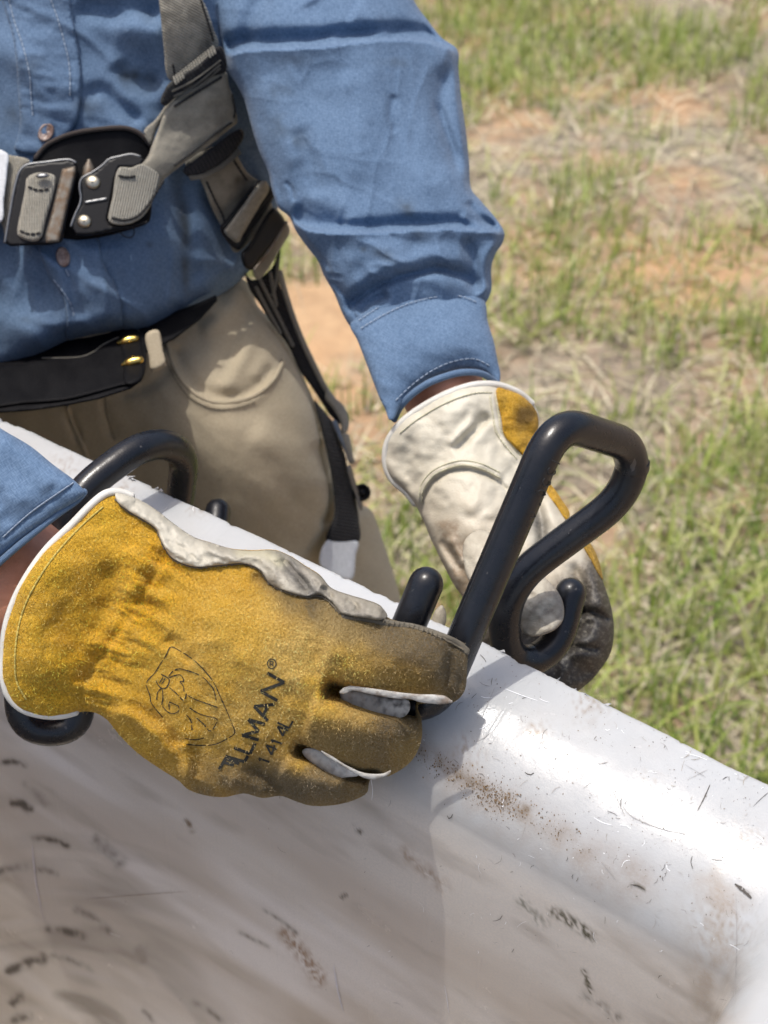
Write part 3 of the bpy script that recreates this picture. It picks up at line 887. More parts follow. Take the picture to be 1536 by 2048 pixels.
    # curls of shaved plastic along the cut edge
    S = Solid()
    for i in range(46):
        x = r.choice([r.uniform(200, 480), r.uniform(960, 1536)]); y = np.interp(x, [0, 250, 450, 960, 1180, 1536], [830, 944, 1033, 1277, 1387, 1562]) + r.uniform(-2, 5)
        w0, nn, dd = on_bucket(x, y + 4)
        if w0 is None: continue
        k = r.uniform(.0006, .0026); V = [w0 + np.array([r.uniform(-1, 1), r.uniform(-1, 1), r.uniform(-.4, 1)])*k for _ in range(5)]
        S.add(V, [(0, 1, 2), (0, 2, 3), (0, 3, 4), (1, 2, 4), (2, 3, 4)])
    o = S.build('plastic_shaving', M['plastic'], bucket, False); tag(o, kind='stuff')

def make_scuff():
    m, nt, b = mat('scuff_marks'); g = N(nt); t = g.attr('tint')
    g.l(t.outputs['Color'], b.inputs['Base Color']); b.inputs['Roughness'].default_value = 0.6
    return m
M['scuff'] = make_scuff()
build_scratches()

# ------------------------------------------------------------------ hooks
HR = 0.0086
def hook(pts, label, step=0.004):
    q = cr([tuple(P(*p)) for p in np.asarray(pts, float)], step)
    v, f, uv = sweep(q, HR, 24)
    o = Solid().add(v, f, uv).build('hook', M['vinyl'])
    tag(o, label, 'hook', 'black tool hooks hung over the bucket rim')
    return o, q

def bend(pts, r):
    """round the corners of a 3-D polyline (points with own radius)"""
    p = np.asarray(pts, float); out = [p[0]]
    for i in range(1, len(p)-1):
        a, b, c = p[i-1], p[i], p[i+1]; rr = r[i] if hasattr(r, '__len__') else r
        u = (a-b)/np.linalg.norm(a-b); v = (c-b)/np.linalg.norm(c-b)
        for t in np.linspace(0, 1, 14):
            out.append((b + u*rr)*(1-t)**2 + 2*b*t*(1-t) + (b + v*rr)*t*t)
    out.append(p[-1]); q = np.array(out)
    s = np.concatenate([[0], np.cumsum(np.linalg.norm(np.diff(q, axis=0), axis=1))])
    t = np.linspace(0, s[-1], int(s[-1]/0.003))
    q = np.stack([np.interp(t, s, q[:, k]) for k in range(3)], 1)
    for _ in range(3): q[1:-1] = (q[:-2] + 2*q[1:-1] + q[2:])/4
    return q

def build_hooks():
    mk = lambda L: [tuple(P(*p)) for p in np.asarray(L, float)]
    # stub, round under the hand, long shank, loop, long return leg, small curl
    A = bend(mk([(852,1168,.722), (756,1395,.728), (868,1420,.722), (1113,843,.697), (1268,892,.752), (1262,985,.762), (1000,1178,.782), (1016,1335,.80), (1112,1305,.812), (1141,1186,.812)]),
             [0, .016, .016, .020, .016, .020, .028, .018, .016, 0])
    v, f, uv = sweep(A, HR, 28)
    ha = Solid().add(v, f, uv).build('hook', M['vinyl'])
    tag(ha, 'black coated rod hook gripped by both gloves, its bent loop standing up over the rim', 'hook', 'black tool hooks on the bucket rim')
    B = bend(mk([(40,1150,.80), (40,1462,.815), (165,1462,.82), (115,1015,.80), (300,876,.825), (372,905,.86), (345,1120,.93), (420,1170,.96), (436,1022,.99)]),
             [0, .016, .016, .03, .022, .016, .02, .02, 0])
    v, f, uv = sweep(B, HR, 24)
    hb = Solid().add(v, f, uv).build('hook', M['vinyl'])
    tag(hb, 'black coated rod hook hung over the rim behind the cuff of the yellow glove', 'hook', 'black tool hooks on the bucket rim')
    # mould seam and raised letters along the shank
    S = Solid()
    sh = [(912,1278), (1000,1078), (1075,905)]
    q = cr(sh, 6)
    for off in (-17,):
        L = [(x + off, y, 0) for x, y in q]
        cordpts = P(np.array([l[0] for l in L]), np.array([l[1] for l in L]), np.interp(q[:,1], [880, 1290], [.6985, .7165]) - HR*0.90)
        v, f, uv = sweep(cordpts, 0.00022, 6); S.add(v, f, uv)
    S.build('mould_seam', M['vinyl_seam'], ha)
    S = Solid()
    G = {'C': [[(.9,.1),(.5,0),(.1,.3),(.1,.7),(.5,1),(.9,.9)]], 'O': [[(.5,0),(.1,.3),(.1,.7),(.5,1),(.9,.7),(.9,.3),(.5,0)]], 'N': [[(0,0),(0,1),(1,0),(1,1)]],
         'A': [[(0,0),(.5,1),(1,0)],[(.25,.4),(.75,.4)]], 'M': [[(0,0),(0,1),(.5,.3),(1,1),(1,0)]], 'I': [[(.5,0),(.5,1)]], '.': [[(.4,0),(.6,.1)]], 'V': [[(0,1),(.5,0),(1,1)]], 'L': [[(0,1),(0,0),(.8,0)]]}
    cur = np.array([955., 1262.]); dirn = np.array([.42, -.905]); upn = np.array([-.905, -.42])
    seq = [('O',0),('C',52),('O',75),('I',135),('M',160),('V',186),('N',206),('A',224),('O',250),('.',276),('O',298),('C',320),('C',344),('I',366)]
    for ch, s in seq:
        o_ = cur + dirn*s
        for pl in G[ch]:
            pts = [o_ + dirn*14*a + upn*17*(b - .5) for a, b in pl]
            rel = []
            for p in pts:
                # height on the round shank at this distance from its axis
                t_ = (p - np.array([914., 1292.])) @ dirn; ax = np.array([914., 1292.]) + dirn*t_
                off = np.dot(p - ax, -upn); dep = np.interp(ax[1], [880, 1290], [.6985, .7165]); rp = HR*F/dep
                z = dep - math.sqrt(max(rp*rp - off*off, 0))*dep/F
                rel.append(P(p[0], p[1], z))
            v, f, uv = sweep(np.array(rel), 0.00033, 5); S.add(v, f, uv)
    o = S.build('raised_lettering', M['vinyl_seam'], ha); tag(o, kind='stuff')
    # scuff on the return leg
    return ha, hb
M['vinyl_seam'] = metal('vinyl_seam', (0.035, 0.037, 0.04), 0.35, 0.0)
build_hooks()

# ------------------------------------------------------------------ person: body
def build_body():
    J = [(60,900,1.24,.13), (60,600,1.21,.13), (60,250,1.17,.13), (60,-150,1.13,.14), (60,-420,1.12,.08)]
    V = [tuple(P(*j[:3])) for j in J]; R = [j[3] for j in J]; E = [(0,1),(1,2),(2,3),(3,4)]
    def chain(root, L):
        k = root
        for x, y, d, r in L:
            V.append(tuple(P(x, y, d))); R.append(r); E.append((k, len(V)-1)); k = len(V)-1
    chain(3, [(560,-140,1.08,.06), (700,240,1.03,.036), (830,640,.985,.028), (893,800,.957,.030), (935,920,.945,.022), (1040,1150,.885,.018)])
    chain(3, [(-420,-140,1.0,.07), (-420,640,.88,.05), (-90,1110,.785,.043), (40,1165,.782,.041), (170,1230,.78,.026), (560,1320,.735,.014)])
    chain(0, [(330,1000,1.30,.085)]); k = len(V)-1
    hip = np.array(V[k]); 
    for z, r in ((.55,.062), (.30,.05), (.08,.042)):
        V.append((hip[0]+.03, hip[1]+.01, z)); R.append(r); E.append((k, len(V)-1)); k = len(V)-1
    V.append((hip[0]+.04, hip[1]-.14, .045)); R.append(.035); E.append((k, len(V)-1))
    chain(0, [(-200,1000,1.30,.085)]); k = len(V)-1; hip = np.array(V[k])
    for z, r in ((.55,.062), (.30,.05), (.08,.042)):
        V.append((hip[0]-.03, hip[1]+.01, z)); R.append(r); E.append((k, len(V)-1)); k = len(V)-1
    V.append((hip[0]-.04, hip[1]-.14, .045)); R.append(.035); E.append((k, len(V)-1))
    me = bpy.data.meshes.new('person'); me.from_pydata(V, E, [])
    o = bpy.data.objects.new('person', me); COL.objects.link(o)
    sk = o.modifiers.new('skin', 'SKIN'); me.skin_vertices.new() if not me.skin_vertices else None
    for i, s in enumerate(me.skin_vertices[0].data):
        s.radius = (R[i], R[i]); s.use_root = (i == 0)
    sb = o.modifiers.new('smooth', 'SUBSURF'); sb.levels = 2; sb.render_levels = 2
    # freeze to a plain mesh
    dg = bpy.context.evaluated_depsgraph_get(); ev = o.evaluated_get(dg)
    m2 = bpy.data.meshes.new_from_object(ev); o.modifiers.clear(); o.data = m2; m2.name = 'person'
    m2.polygons.foreach_set('use_smooth', [True]*len(m2.polygons))
    m2.materials.clear(); m2.materials.append(M['skin'])
    tag(o, 'worker in blue shirt, khaki trousers and leather gloves reaching over the white bucket', 'person')
    return o
person = build_body()

# ------------------------------------------------------------------ shirt
def stain(t, X, Y, cx, cy, rx, ry, ang, col, a):
    c, s = math.cos(math.radians(ang)), math.sin(math.radians(ang))
    dx = X-cx; dy = Y-cy
    over(t, col, a*np.exp(-((dx*c+dy*s)/rx)**2-((-dx*s+dy*c)/ry)**2)*np.clip(1+2.5*fbm(X/22, Y/22, 3), .2, 1.8))

SOIL = (0.045, 0.055, 0.065)
def torso_paint(X, Y, D):
    t = np.zeros((len(X), 4))
    for a in ((265,150,34,22,10,.6),(300,170,26,18,0,.45),(175,215,30,20,20,.45),(60,130,30,18,0,.3),(20,235,25,25,0,.35),(365,420,12,60,-8,.6),(370,500,9,60,3,.75),(372,555,6,22,0,.6),
              (300,490,6,6,0,.6),(60,640,20,8,0,.4),(215,560,60,40,0,.18),(130,620,60,20,0,.2)):
        stain(t, X, Y, *a[:5], SOIL, a[5])
    return t

torso_base = rbf([(100,-150,1.005),(100,100,1.015),(110,400,1.03),(110,600,1.03),(100,760,1.06),(-200,-150,1.03),(-200,400,1.06),(-200,760,1.07),
                  (330,-150,1.01),(330,200,1.035),(330,500,1.055),(520,-100,1.03),(520,200,1.085),(520,560,1.13),(620,-100,1.07),(600,200,1.13)])
torso_poly = [(-260,-170),(200,-170),(620,-170),(615,60),(590,240),(560,400),(520,510),(482,560),(435,594),(380,620),(330,652),(275,667),(240,664),(195,671),(135,684),(100,704),(30,740),(-80,765),(-260,770)]
def torso_wrinkles(X, Y):
    c, sn = math.cos(math.radians(35)), math.sin(math.radians(35)); u = X*c + Y*sn; v = -X*sn + Y*c
    a = 1 - np.abs(4.2*fbm(u/210 + 1.3, v/80 + .8*fbm(X/90, Y/90, 2), 2)); b_ = 1 - np.abs(4.2*fbm(X/60 + 5, Y/190 + 2.3, 2))
    return np.clip(a, 0, 1)**2*.0026 + np.clip(b_, 0, 1)**2*.0020*sstep(440, 540, Y)
torso_ops = [torso_wrinkles, nz(.0055,190,100,25,2), nz(.0014,60,130,15,3,4.0),
    ridge([(220,30),(300,60),(340,110),(350,180),(330,230)], .010, 30, 45), ridge([(140,10),(220,20),(300,28),(330,50)], -.012, 22),
    ridge([(165,205),(200,180),(240,215),(290,250)], -.006, 16), ridge([(230,120),(260,160),(330,170)], -.006, 20),
    ridge([(-40,330),(0,400),(60,480),(120,545),(135,600),(135,680)], .004, 5, 20), 
    ridge([(355,330),(365,420),(380,520),(400,590)], -.005, 22), ridge([(420,360),(440,450),(470,540)], -.006, 20),
    ridge([(195,520),(225,570),(240,620),(245,665)], -.0035, 9), ridge([(0,690),(120,640),(260,630),(360,610)], .006, 40),
    ridge([(0,560),(90,590),(200,640)], -.003, 30), bump(260,560,110,80,0,.008), bump(40,130,60,120,0,.004)]
torso = Relief(torso_poly, torso_base, 6, R=45, T=.030, ops=torso_ops, back=.12, ang=-8, paint=torso_paint)
shirt = torso.build('shirt', M['chambray'], person)

# placket: a strip a little proud of the shirt front
pl_poly = [(0,-40),(10,20),(25,70),(33,130),(36,180),(40,235),(38,262),(30,300),(100,305),(118,290),(150,250),(158,225),(163,170),(160,120),(150,60),(140,0),(135,-40)]
placket = Relief(pl_poly, lambda X, Y: torso.depth(X, Y) - .0008, 6, R=3.5, T=.0034, ops=[nz(.0012,60,22,10,3), ridge([(20,0),(44,80),(62,160),(70,235)], -.0007, 4, 4, .02), ridge([(105,0),(125,60),(140,120),(146,200)], -.0007, 4, 4, .02), nz(.0009,26,10,10,2,5.0)], back=.004, ang=-8, paint=torso_paint, fade=6)
placket.build('placket', M['chambray'], shirt)
pl2 = [(75,470),(85,520),(100,555),(128,600),(134,640),(135,680),(190,668),(240,660),(243,615),(228,565),(205,525),(190,470)]
placket2 = Relief(pl2, lambda X, Y: torso.depth(X, Y) - .0006, 6, R=3.5, T=.0030, ops=[nz(.001,60,30,10,3)], back=.004, ang=-8, paint=torso_paint, fade=6)
placket2.build('placket', M['chambray'], shirt)
S = Solid()
dashes(S, [(18,0),(28,40),(42,80),(52,115),(60,155),(62,190),(66,235)], placket, 6, 4, .00045)
dashes(S, [(102,0),(113,30),(122,60),(130,90),(137,120),(140,150),(140,200)], placket, 6, 4, .00045)
dashes(S, [(108,560),(140,605),(150,640)], placket2, 6, 5, .0004)
o = S.build('stitching', M['chambray_thread'], shirt); tag(o, kind='stuff')

def button(x, y, rx, ry, ang, depth):
    """a turned shirt button: rim, dished face, four holes as dimples"""
    nr, ns = 10, 28; V = []; fs = []
    for i in range(nr+1):
        rr = i/nr
        for j in range(ns):
            a = 2*math.pi*j/ns; lx, ly = rr*math.cos(a), rr*math.sin(a)
            z = .0020 + .0009*math.exp(-((rr-.78)/.13)**2) - .0004*math.exp(-(rr/.5)**2)
            for hx, hy in ((.22,.22),(-.22,.22),(.22,-.22),(-.22,-.22)):
                z -= .0008*math.exp(-((lx-hx)**2+(ly-hy)**2)/.008)
            if i == nr: z = -.0005
            c, s = math.cos(math.radians(ang)), math.sin(math.radians(ang))
            X = x + c*lx*rx - s*ly*ry; Y = y + s*lx*rx + c*ly*ry
            V.append(P(X, Y, depth - z))
    for i in range(nr):
        for j in range(ns):
            k = (j+1) % ns; fs.append((i*ns+j, (i+1)*ns+j, (i+1)*ns+k, i*ns+k))
    fs.append(tuple(range(ns)))
    return Solid().add(V, fs).build('button', M['button'], shirt)
button(92, 264, 16, 21, 25, float(torso.depth(92, 264)[0]) - .003)
button(126, 514, 14, 21, -12, float(placket2.depth(126, 514)[0]) - .0015)
S = Solid(); dashes(S, [(132,540),(138,552)], placket2, 5, 2, .0005); o = S.build('buttonhole', M['chambray_thread'], shirt)

# far sleeve (the worker's left arm)
def sleeve_paint(X, Y, D):
    t = np.zeros((len(X), 4))
    for a in ((770,510,26,12,20,.55),(810,410,20,14,0,.45),(825,428,16,10,0,.45),(727,497,7,6,0,.7),(840,470,20,12,0,.3),(560,250,30,40,0,.25),(790,125,30,10,0,.3),(590,120,40,14,0,.25),(600,280,20,20,0,.3),(560,180,30,20,0,.25),(600,330,30,20,0,.2)):
        stain(t, X, Y, *a[:5], SOIL, a[5])
    return t
sl_poly = [(405,-170),(407,0),(427,46),(446,95),(450,112),(452,137),(473,169),(487,196),(505,260),(518,301),(537,346),(546,387),(557,415),(578,433),(591,460),(610,488),(637,524),(648,551),(669,588),(686,629),(706,660),
           (745,690),(850,672),(950,650),(968,612),(978,595),(983,579),(983,533),(992,506),(1004,488),(1009,466),(992,437),(961,401),(943,378),(938,319),(931,255),(922,191),(917,137),(915,100),(883,75),(856,41),(828,0),(790,-170)]
def sleeve_wrinkles(X, Y):
    c, sn = math.cos(math.radians(12)), math.sin(math.radians(12)); u = X*c + Y*sn; v = -X*sn + Y*c
    a = 1 - np.abs(4.4*fbm(u/190 + 3.3, v/62 + .9*fbm(X/90, Y/90, 2), 2)); b_ = 1 - np.abs(4.4*fbm(u/60 + 8, v/150 + 1.3, 2))
    e = sstep(380, 470, Y)*sstep(700, 560, Y)
    return np.clip(a, 0, 1)**2*(.0007 + .0026*e) + np.clip(b_, 0, 1)**2*(.0012*sstep(880, 700, np.abs(X-760)*4))*sstep(110, 160, Y)
sl_ops = [sleeve_wrinkles, nz(.0045,170,110,30,2,2.0), nz(.0016,90,34,75,3,7.0), bump(860,672,130,70,20,-.010),
    lip([(440,118),(480,103),(540,98),(640,94),(730,83),(800,80),(860,86),(920,104)], .014, 60, .013, 18),
    lip([(570,436),(610,456),(660,465),(740,466),(820,461),(900,458),(960,462),(1012,466)], .012, 42, .008, 14), ridge([(585,412),(640,432),(700,448)], -.006, 20, 12),
    ridge([(690,628),(725,590),(770,562),(830,545),(890,540),(935,556),(962,592)], -.011, 15, 11, .1),
    ridge([(680,600),(740,555),(820,522),(900,515),(950,540)], .006, 22, 22),
    ridge([(715,630),(740,603),(780,585)], -.008, 11), ridge([(650,545),(700,520),(770,500),(830,490)], .004, 22),
    ridge([(895,120),(880,190),(895,270),(925,350)], -.007, 16, 22), ridge([(905,90),(925,200),(940,330)], .004, 16),
    ridge([(870,200),(905,300),(920,360)], -.004, 10), ridge([(790,185),(783,230),(790,270)], -.003, 10),
    ridge([(930,400),(960,430),(1000,460)], -.005, 9), ridge([(915,430),(950,448),(995,464)], .004, 7),
    ridge([(1000,480),(970,520),(965,570),(975,595)], .006, 14), ridge([(930,470),(950,530),(962,590)], -.006, 14),
    ridge([(700,20),(760,50),(775,78)], .006, 26), ridge([(540,-20),(500,40),(490,95)], -.006, 20), ridge([(620,0),(640,40),(660,80)], -.004, 26),
    ridge([(590,250),(620,330),(640,400)], -.004, 24), ridge([(520,150),(560,250),(600,350)], .004, 26), ridge([(700,130),(720,250),(700,380)], .004, 50),
    ridge([(569,362),(583,377),(587,405)], -.002, 4, 4), ridge([(622,490),(644,519),(660,540),(662,558),(679,580),(697,606),(714,640)], -.0025, 4, 4, .03)]
sleeve = Relief(sl_poly, plane([(650,-100,1.04),(700,250,1.0),(790,460,.985),(830,600,.967),(880,750,.945)]), 3.4, k=.72, ops=sl_ops, ang=12, paint=sleeve_paint, fade=14)
sleeve.build('sleeve', M['chambray'], shirt)
cuff_poly = [(700,650),(713,636),(750,610),(800,587),(850,572),(890,566),(930,571),(956,585),(971,606),(975,640),(988,684),(995,720),(1001,750),(997,768),(984,752),(960,741),(920,739),(880,752),(850,766),(820,790),(800,815),(787,838),(779,840),(771,820),(760,798),(737,738),(714,679)]
cuff_base = plane([(790,560,.975),(830,640,.962),(890,800,.935)])
cuff = Relief(cuff_poly, lambda X, Y: cuff_base(X, Y) - .016, 5, k=.74, ops=[nz(.0025,80,40,25,3,3.0), ridge([(712,655),(760,622),(820,600),(880,590),(935,594),(968,618)], .0012, 4, 4, .02), bump(900,680,60,40,0,.004)], ang=25, fade=10)
cuff.build('sleeve_cuff', M['chambray'], shirt)
S = Solid()
dashes(S, [(722,656),(770,628),(820,606),(870,594),(920,592),(958,606)], cuff, 6, 4, .0004, .0016)
dashes(S, [(718,640),(765,610),(820,588),(880,577),(930,578)], cuff, 6, 4, .0004, .0022)
dashes(S, [(792,800),(830,765),(870,738),(910,722),(950,718),(985,735)], cuff, 6, 5, .0004)
o = S.build('stitching', M['chambray_thread'], shirt); tag(o, kind='stuff')
# shadowy inside rim of the cuff opening
S = Solid(); cord(S, [(789,838),(798,818),(815,797),(850,770),(885,755),(925,745),(965,748),(995,768)], plane([(790,840,.925),(880,760,.905),(995,765,.93)]), .0022, 5, 8)
S.build('cuff_hem', M['chambray'], shirt)

# near sleeve (the worker's right arm), only its cuff end in view
ls_poly = [(-420,480),(-200,700),(-60,815),(0,856),(62,893),(105,928),(150,962),(169,984),(163,994),(120,1022),(70,1062),(0,1122),(-60,1180),(-200,1290),(-420,1320)]
lsl = Relief(ls_poly, plane([(-200,900,.775),(0,1000,.745),(100,1000,.742),(-200,1200,.76)]), 6, k=.55, ops=[nz(.004,90,60,-30,3,6.0), ridge([(0,870),(60,930),(110,985)], .003, 24), ridge([(-60,930),(0,1010),(20,1060)], -.004, 18), ridge([(148,972),(120,990),(60,1032),(0,1085)], -.0012, 4, 4, .02)], ang=-35, fade=8)
lsl.build('sleeve', M['chambray'], shirt)
S = Solid(); dashes(S, [(146,966),(118,985),(60,1026),(0,1080)], lsl, 7, 3, .0004)
o = S.build('stitching', M['chambray_thread'], shirt); tag(o, kind='stuff')
S = Solid(); cord(S, [(168,984),(155,1000),(120,1025),(70,1064),(0,1124),(-60,1182)], plane([(-60,1182,.742),(70,1064,.735),(168,984,.735)]), .0018, 5, 8)
S.build('cuff_hem', M['chambray'], shirt)

# ------------------------------------------------------------------ trousers and belt
def tr_paint(X, Y, D):
    t = np.zeros((len(X), 4))
    dk = (0.10, 0.085, 0.06)
    for a in ((480,900,40,20,0,.25),(560,1060,50,30,0,.3),(330,800,60,30,20,.25),(440,960,4,4,0,.5),(300,870,50,40,0,.2),(600,980,40,60,0,.2),(700,1080,20,60,0,.15)):
        stain(t, X, Y, *a[:5], dk, a[5]*.5)
    return t
tr_poly = [(-260,640),(100,640),(300,600),(420,560),(470,552),(500,572),(515,610),(550,648),(572,684),(592,723),(614,770),(632,812),(645,863),(660,912),(690,960),(718,1006),(742,1020),(761,1066),(776,1110),(797,1180),(820,1290),(840,1460),(500,1480),(100,1480),(-260,1480)]
tr_base = rbf([(100,650,1.075),(300,650,1.09),(450,600,1.14),(100,850,1.13),(300,850,1.11),(480,850,1.10),(600,800,1.16),(120,1000,1.20),(350,1000,1.155),(540,1000,1.13),(660,1000,1.20),(740,1050,1.28),
               (300,1400,1.30),(600,1400,1.28),(800,1400,1.40),(-250,700,1.12),(-250,1400,1.35),(120,1400,1.36)])
tr_ops = [nz(.005,150,80,50,2,3.0), nz(.0012,60,30,60,2,9.0),
    ridge([(330,690),(352,740),(385,785),(425,808),(470,808),(510,795),(545,762),(565,725)], .0035, 5, 14, .04),
    ridge([(345,690),(365,735),(395,775),(430,795),(475,795),(520,770),(550,730)], -.005, 16, 4, .06),
    ridge([(520,625),(500,690),(470,740),(440,790)], .0045, 18), ridge([(500,640),(470,700),(445,770)], -.003, 16), ridge([(545,660),(530,720),(505,765)], .0025, 16), ridge([(480,600),(440,640),(400,670)], .004, 18),
    ridge([(135,820),(150,850),(165,885)], -.006, 4, 10), ridge([(205,790),(212,830),(230,880)], -.003, 8), ridge([(225,790),(300,770),(360,720)], -.003, 12),
    ridge([(640,1000),(560,900),(500,850)], .004, 34), ridge([(650,1060),(668,1000),(655,940),(640,880)], -.014, 16, 40, .1)]
trousers_r = Relief(tr_poly, tr_base, 7.5, R=60, T=.045, ops=tr_ops, back=.10, ang=-15, paint=tr_paint, fade=10)
trousers = trousers_r.build('trousers', M['khaki'], person)
S = Solid()
cord(S, [(333,690),(350,738),(384,782),(425,804),(470,804),(512,790),(548,758),(566,722)], trousers_r, .0016, 5, 8, .0004)
S.build('pocket_edge', M['khaki'], trousers)
S = Solid()
dashes(S, [(326,700),(343,745),(378,793),(425,816),(470,816),(515,802)], trousers_r, 7, 3, .0004)
dashes(S, [(345,682),(375,655),(410,620)], trousers_r, 7, 3, .0004); dashes(S, [(330,690),(350,672),(395,625)], trousers_r, 7, 3, .0004)
dashes(S, [(210,785),(214,830),(232,885)], trousers_r, 7, 3, .0004)
o = S.build('stitching', cloth('khaki_thread', (.20,.17,.115), (.30,.26,.19)), trousers); tag(o, kind='stuff')
S = Solid(); cord(S, [(136,815),(148,850),(166,890),(180,925)], trousers_r, .002, 5, 8, .001); S.build('fly_seam', M['khaki'], trousers)
loop_r = Relief([(292,668),(316,660),(326,700),(330,728),(302,740),(298,715)], lambda X, Y: 1.012 + 0*X, 4, R=6, T=.002, back=.002, ang=-15)
loop_r.build('belt_loop', M['khaki'], trousers)
lf = Relief([(297,734),(330,722),(334,732),(304,746)], lambda X, Y: 1.014 + 0*X, 4, R=4, T=.0018, back=.002, smooth=False)
lf.build('belt_loop_bar', M['khaki'], trousers)

belt_poly = [(-260,660),(60,650),(200,640),(300,640),(400,605),(432,590),(436,600),(400,640),(352,676),(305,700),(284,710),(283,762),(262,778),(200,798),(130,812),(60,822),(-60,830),(-260,830)]
belt_base = rbf([(-200,760,1.035),(60,760,1.002),(200,740,1.002),(290,720,1.010),(360,660,1.032),(430,600,1.066)])
belt_r = Relief(belt_poly, belt_base, 6, R=10, T=.004, ops=[nz(.0012,90,40,0,2)], back=.003, ang=-12, smooth=False)
belt = belt_r.build('belt', M['belt'], person)
# second layer: the belt's tongue with its frayed pale top edge
tong_poly = [(-100,745),(40,728),(85,716),(165,713),(190,702),(225,680),(255,668),(285,664),(283,762),(240,772),(190,786),(130,800),(60,806),(-100,812)]
tong = Relief(tong_poly, lambda X, Y: belt_base(X, Y) - .006, 5, R=6, T=.0022, back=.002, ang=-12)
tong.build('belt_tongue', M['belt'], belt)
S = Solid(); cord(S, [(85,716),(120,716),(165,713),(190,702),(205,690),(225,680),(255,668),(277,662)], tong, .0006, 5, 6, .0004)
S.build('worn_belt_edge', M['webbing'], belt)
for (x, y, L, a) in ((253,682,34,-14),(262,725,34,-16)):
    c, s = math.cos(math.radians(a)), math.sin(math.radians(a))
    pp = [(x + c*(-L/2), y + s*(-L/2)), (x, y), (x + c*L/2, y + s*L/2)]
    S = Solid(); cord(S, pp, float(tong.depth(x, y)[0]) - .004, np.linspace(.0017, .0038, 11)[:], 3.2, 10) if False else None
    W = P(np.linspace(pp[0][0], pp[2][0], 9), np.linspace(pp[0][1], pp[2][1], 9), np.full(9, float(tong.depth(x, y)[0]) - .0035))
    v, f, uv = sweep(W, np.array([.0012,.0022,.003,.0035,.0036,.0036,.0035,.0033,.003]), 12)
    Solid().add(v, f, uv).build('buckle_prong', M['brass'], belt)
bk = Relief([(240,668),(276,660),(285,700),(283,758),(250,768),(247,720)], lambda X, Y: belt_base(X, Y) - .008, 5, R=6, T=.003, back=.002)
bk.build('belt_keeper', M['belt'], belt)

# ------------------------------------------------------------------ safety harness
harness = bpy.data.objects.new('safety_harness', None); COL.objects.link(harness)
harness.location = P(330, 350, 1.03)
bpy.context.view_layer.update()
tag(harness, 'worn grey webbing safety harness with black quick buckle strapped over the blue shirt', 'harness')
HINV = harness.matrix_world.inverted()
def hp(o):
    o.parent = harness; o.matrix_parent_inverse = HINV; return o
def strap(name, poly, off, matl, sp=5, T=.0016, R=5, ang=0, ops=(), parent=None, base=None, paint=None, smooth=True):
    b = base or (lambda X, Y: torso_smooth(X, Y) - off)
    r = Relief(poly, b, sp, R=R, T=T, ops=ops, back=.0012, ang=ang, paint=paint, smooth=smooth, fade=4)
    o = r.build(name, matl, None)
    if parent is None: hp(o)
    else: o.parent = parent; 
    return r, o
_ts = rbf([(x, y, float(torso.depth(x, y)[0])) for x, y in ((20,300),(20,450),(100,350),(100,450),(180,320),(180,440),(260,320),(260,420),(330,250),(330,150),(330,60),(400,60),(340,-80),(430,-80),(400,150),(450,150),(400,260),(460,260),(420,360),(480,380),(450,450),(500,480),(530,440),(20,250),(300,480))])
def torso_smooth(X, Y): return _ts(X, Y)
def grime(c, amt, sc=30):
    def f(X, Y, D):
        t = np.zeros((len(X), 4)); over(t, c, np.clip(amt + 2.2*fbm(X/sc, Y/sc, 4), 0, .85)); return t
    return f
DK = (0.035, 0.033, 0.030)
# shoulder strap
sh, sho = strap('shoulder_strap', [(300,-170),(315,-60),(318,0),(323,50),(328,100),(336,156),(352,162),(395,128),(437,92),(428,60),(415,20),(398,-20),(385,-170)], .012, M['webbing'], 5, .0018, 6, 28, paint=grime(DK, .05))
S = Solid(); dashes(S, [(390,-40),(405,10),(418,50),(428,85)], sh, 6, 4, .0008); dashes(S, [(346,130),(350,150)], sh, 6, 4, .0008)
o = S.build('stitching', M['dark_thread'], None); hp(o); tag(o, kind='stuff')
# lower webbing under the pad, then the pad running down to the buckle
lower, _ = strap('side_strap', [(370,325),(400,360),(425,420),(452,470),(470,505),(512,470),(545,420),(520,365),(495,345),(465,300),(440,290)], .010, M['pad'], 5, .0018, 5, -28, paint=grime((0.07,.06,.04), .05))
S = Solid(); dashes(S, [(414,365),(430,400),(445,430),(452,455)], lower, 5, 4, .0009); dashes(S, [(466,318),(480,340),(495,362)], lower, 5, 4, .0009)
o = S.build('stitching', M['dark_thread'], None); hp(o); tag(o, kind='stuff')
bandl, _ = strap('binding_band', [(366,340),(374,352),(395,352),(440,330),(470,303),(488,272),(484,258),(468,262),(430,290),(392,318)], .018, M['black_web'], 4, .003, 5, 60)
S = Solid()
for i in range(34):
    t = i/33; x = np.interp(t, [0,.3,.6,1], [378,402,440,476]); y = np.interp(t, [0,.3,.6,1], [352,349,331,300])
    W = P(np.array([x, x+1.5, x+4]), np.array([y-2, y+2, y+7]), np.full(3, float(torso_smooth(np.array([x]), np.array([y]))[0]) - .0195)); v, f, uv = sweep(W, .0007, 5); S.add(v, f, uv)
o = S.build('frayed_edge', M['webbing'], None); hp(o); tag(o, kind='stuff')
pad_poly = [(346,200),(380,176),(418,155),(450,143),(458,170),(467,200),(474,232),(474,246),(462,256),(420,290),(380,318),(345,345),(322,366),(308,395),(296,420),(280,438),(255,449),(225,448),(217,440),(224,400),(234,350),(240,338),(262,335),(282,328),(296,312),(304,290),(318,255),(326,232)]
pad, _ = strap('chest_strap', pad_poly, .020, M['pad'], 4.5, .0026, 7, 30, ops=[nz(.002,60,40,-30,3), bump(300,340,40,60,30,.004)], paint=grime((0.06,.055,.045), .0, 40))
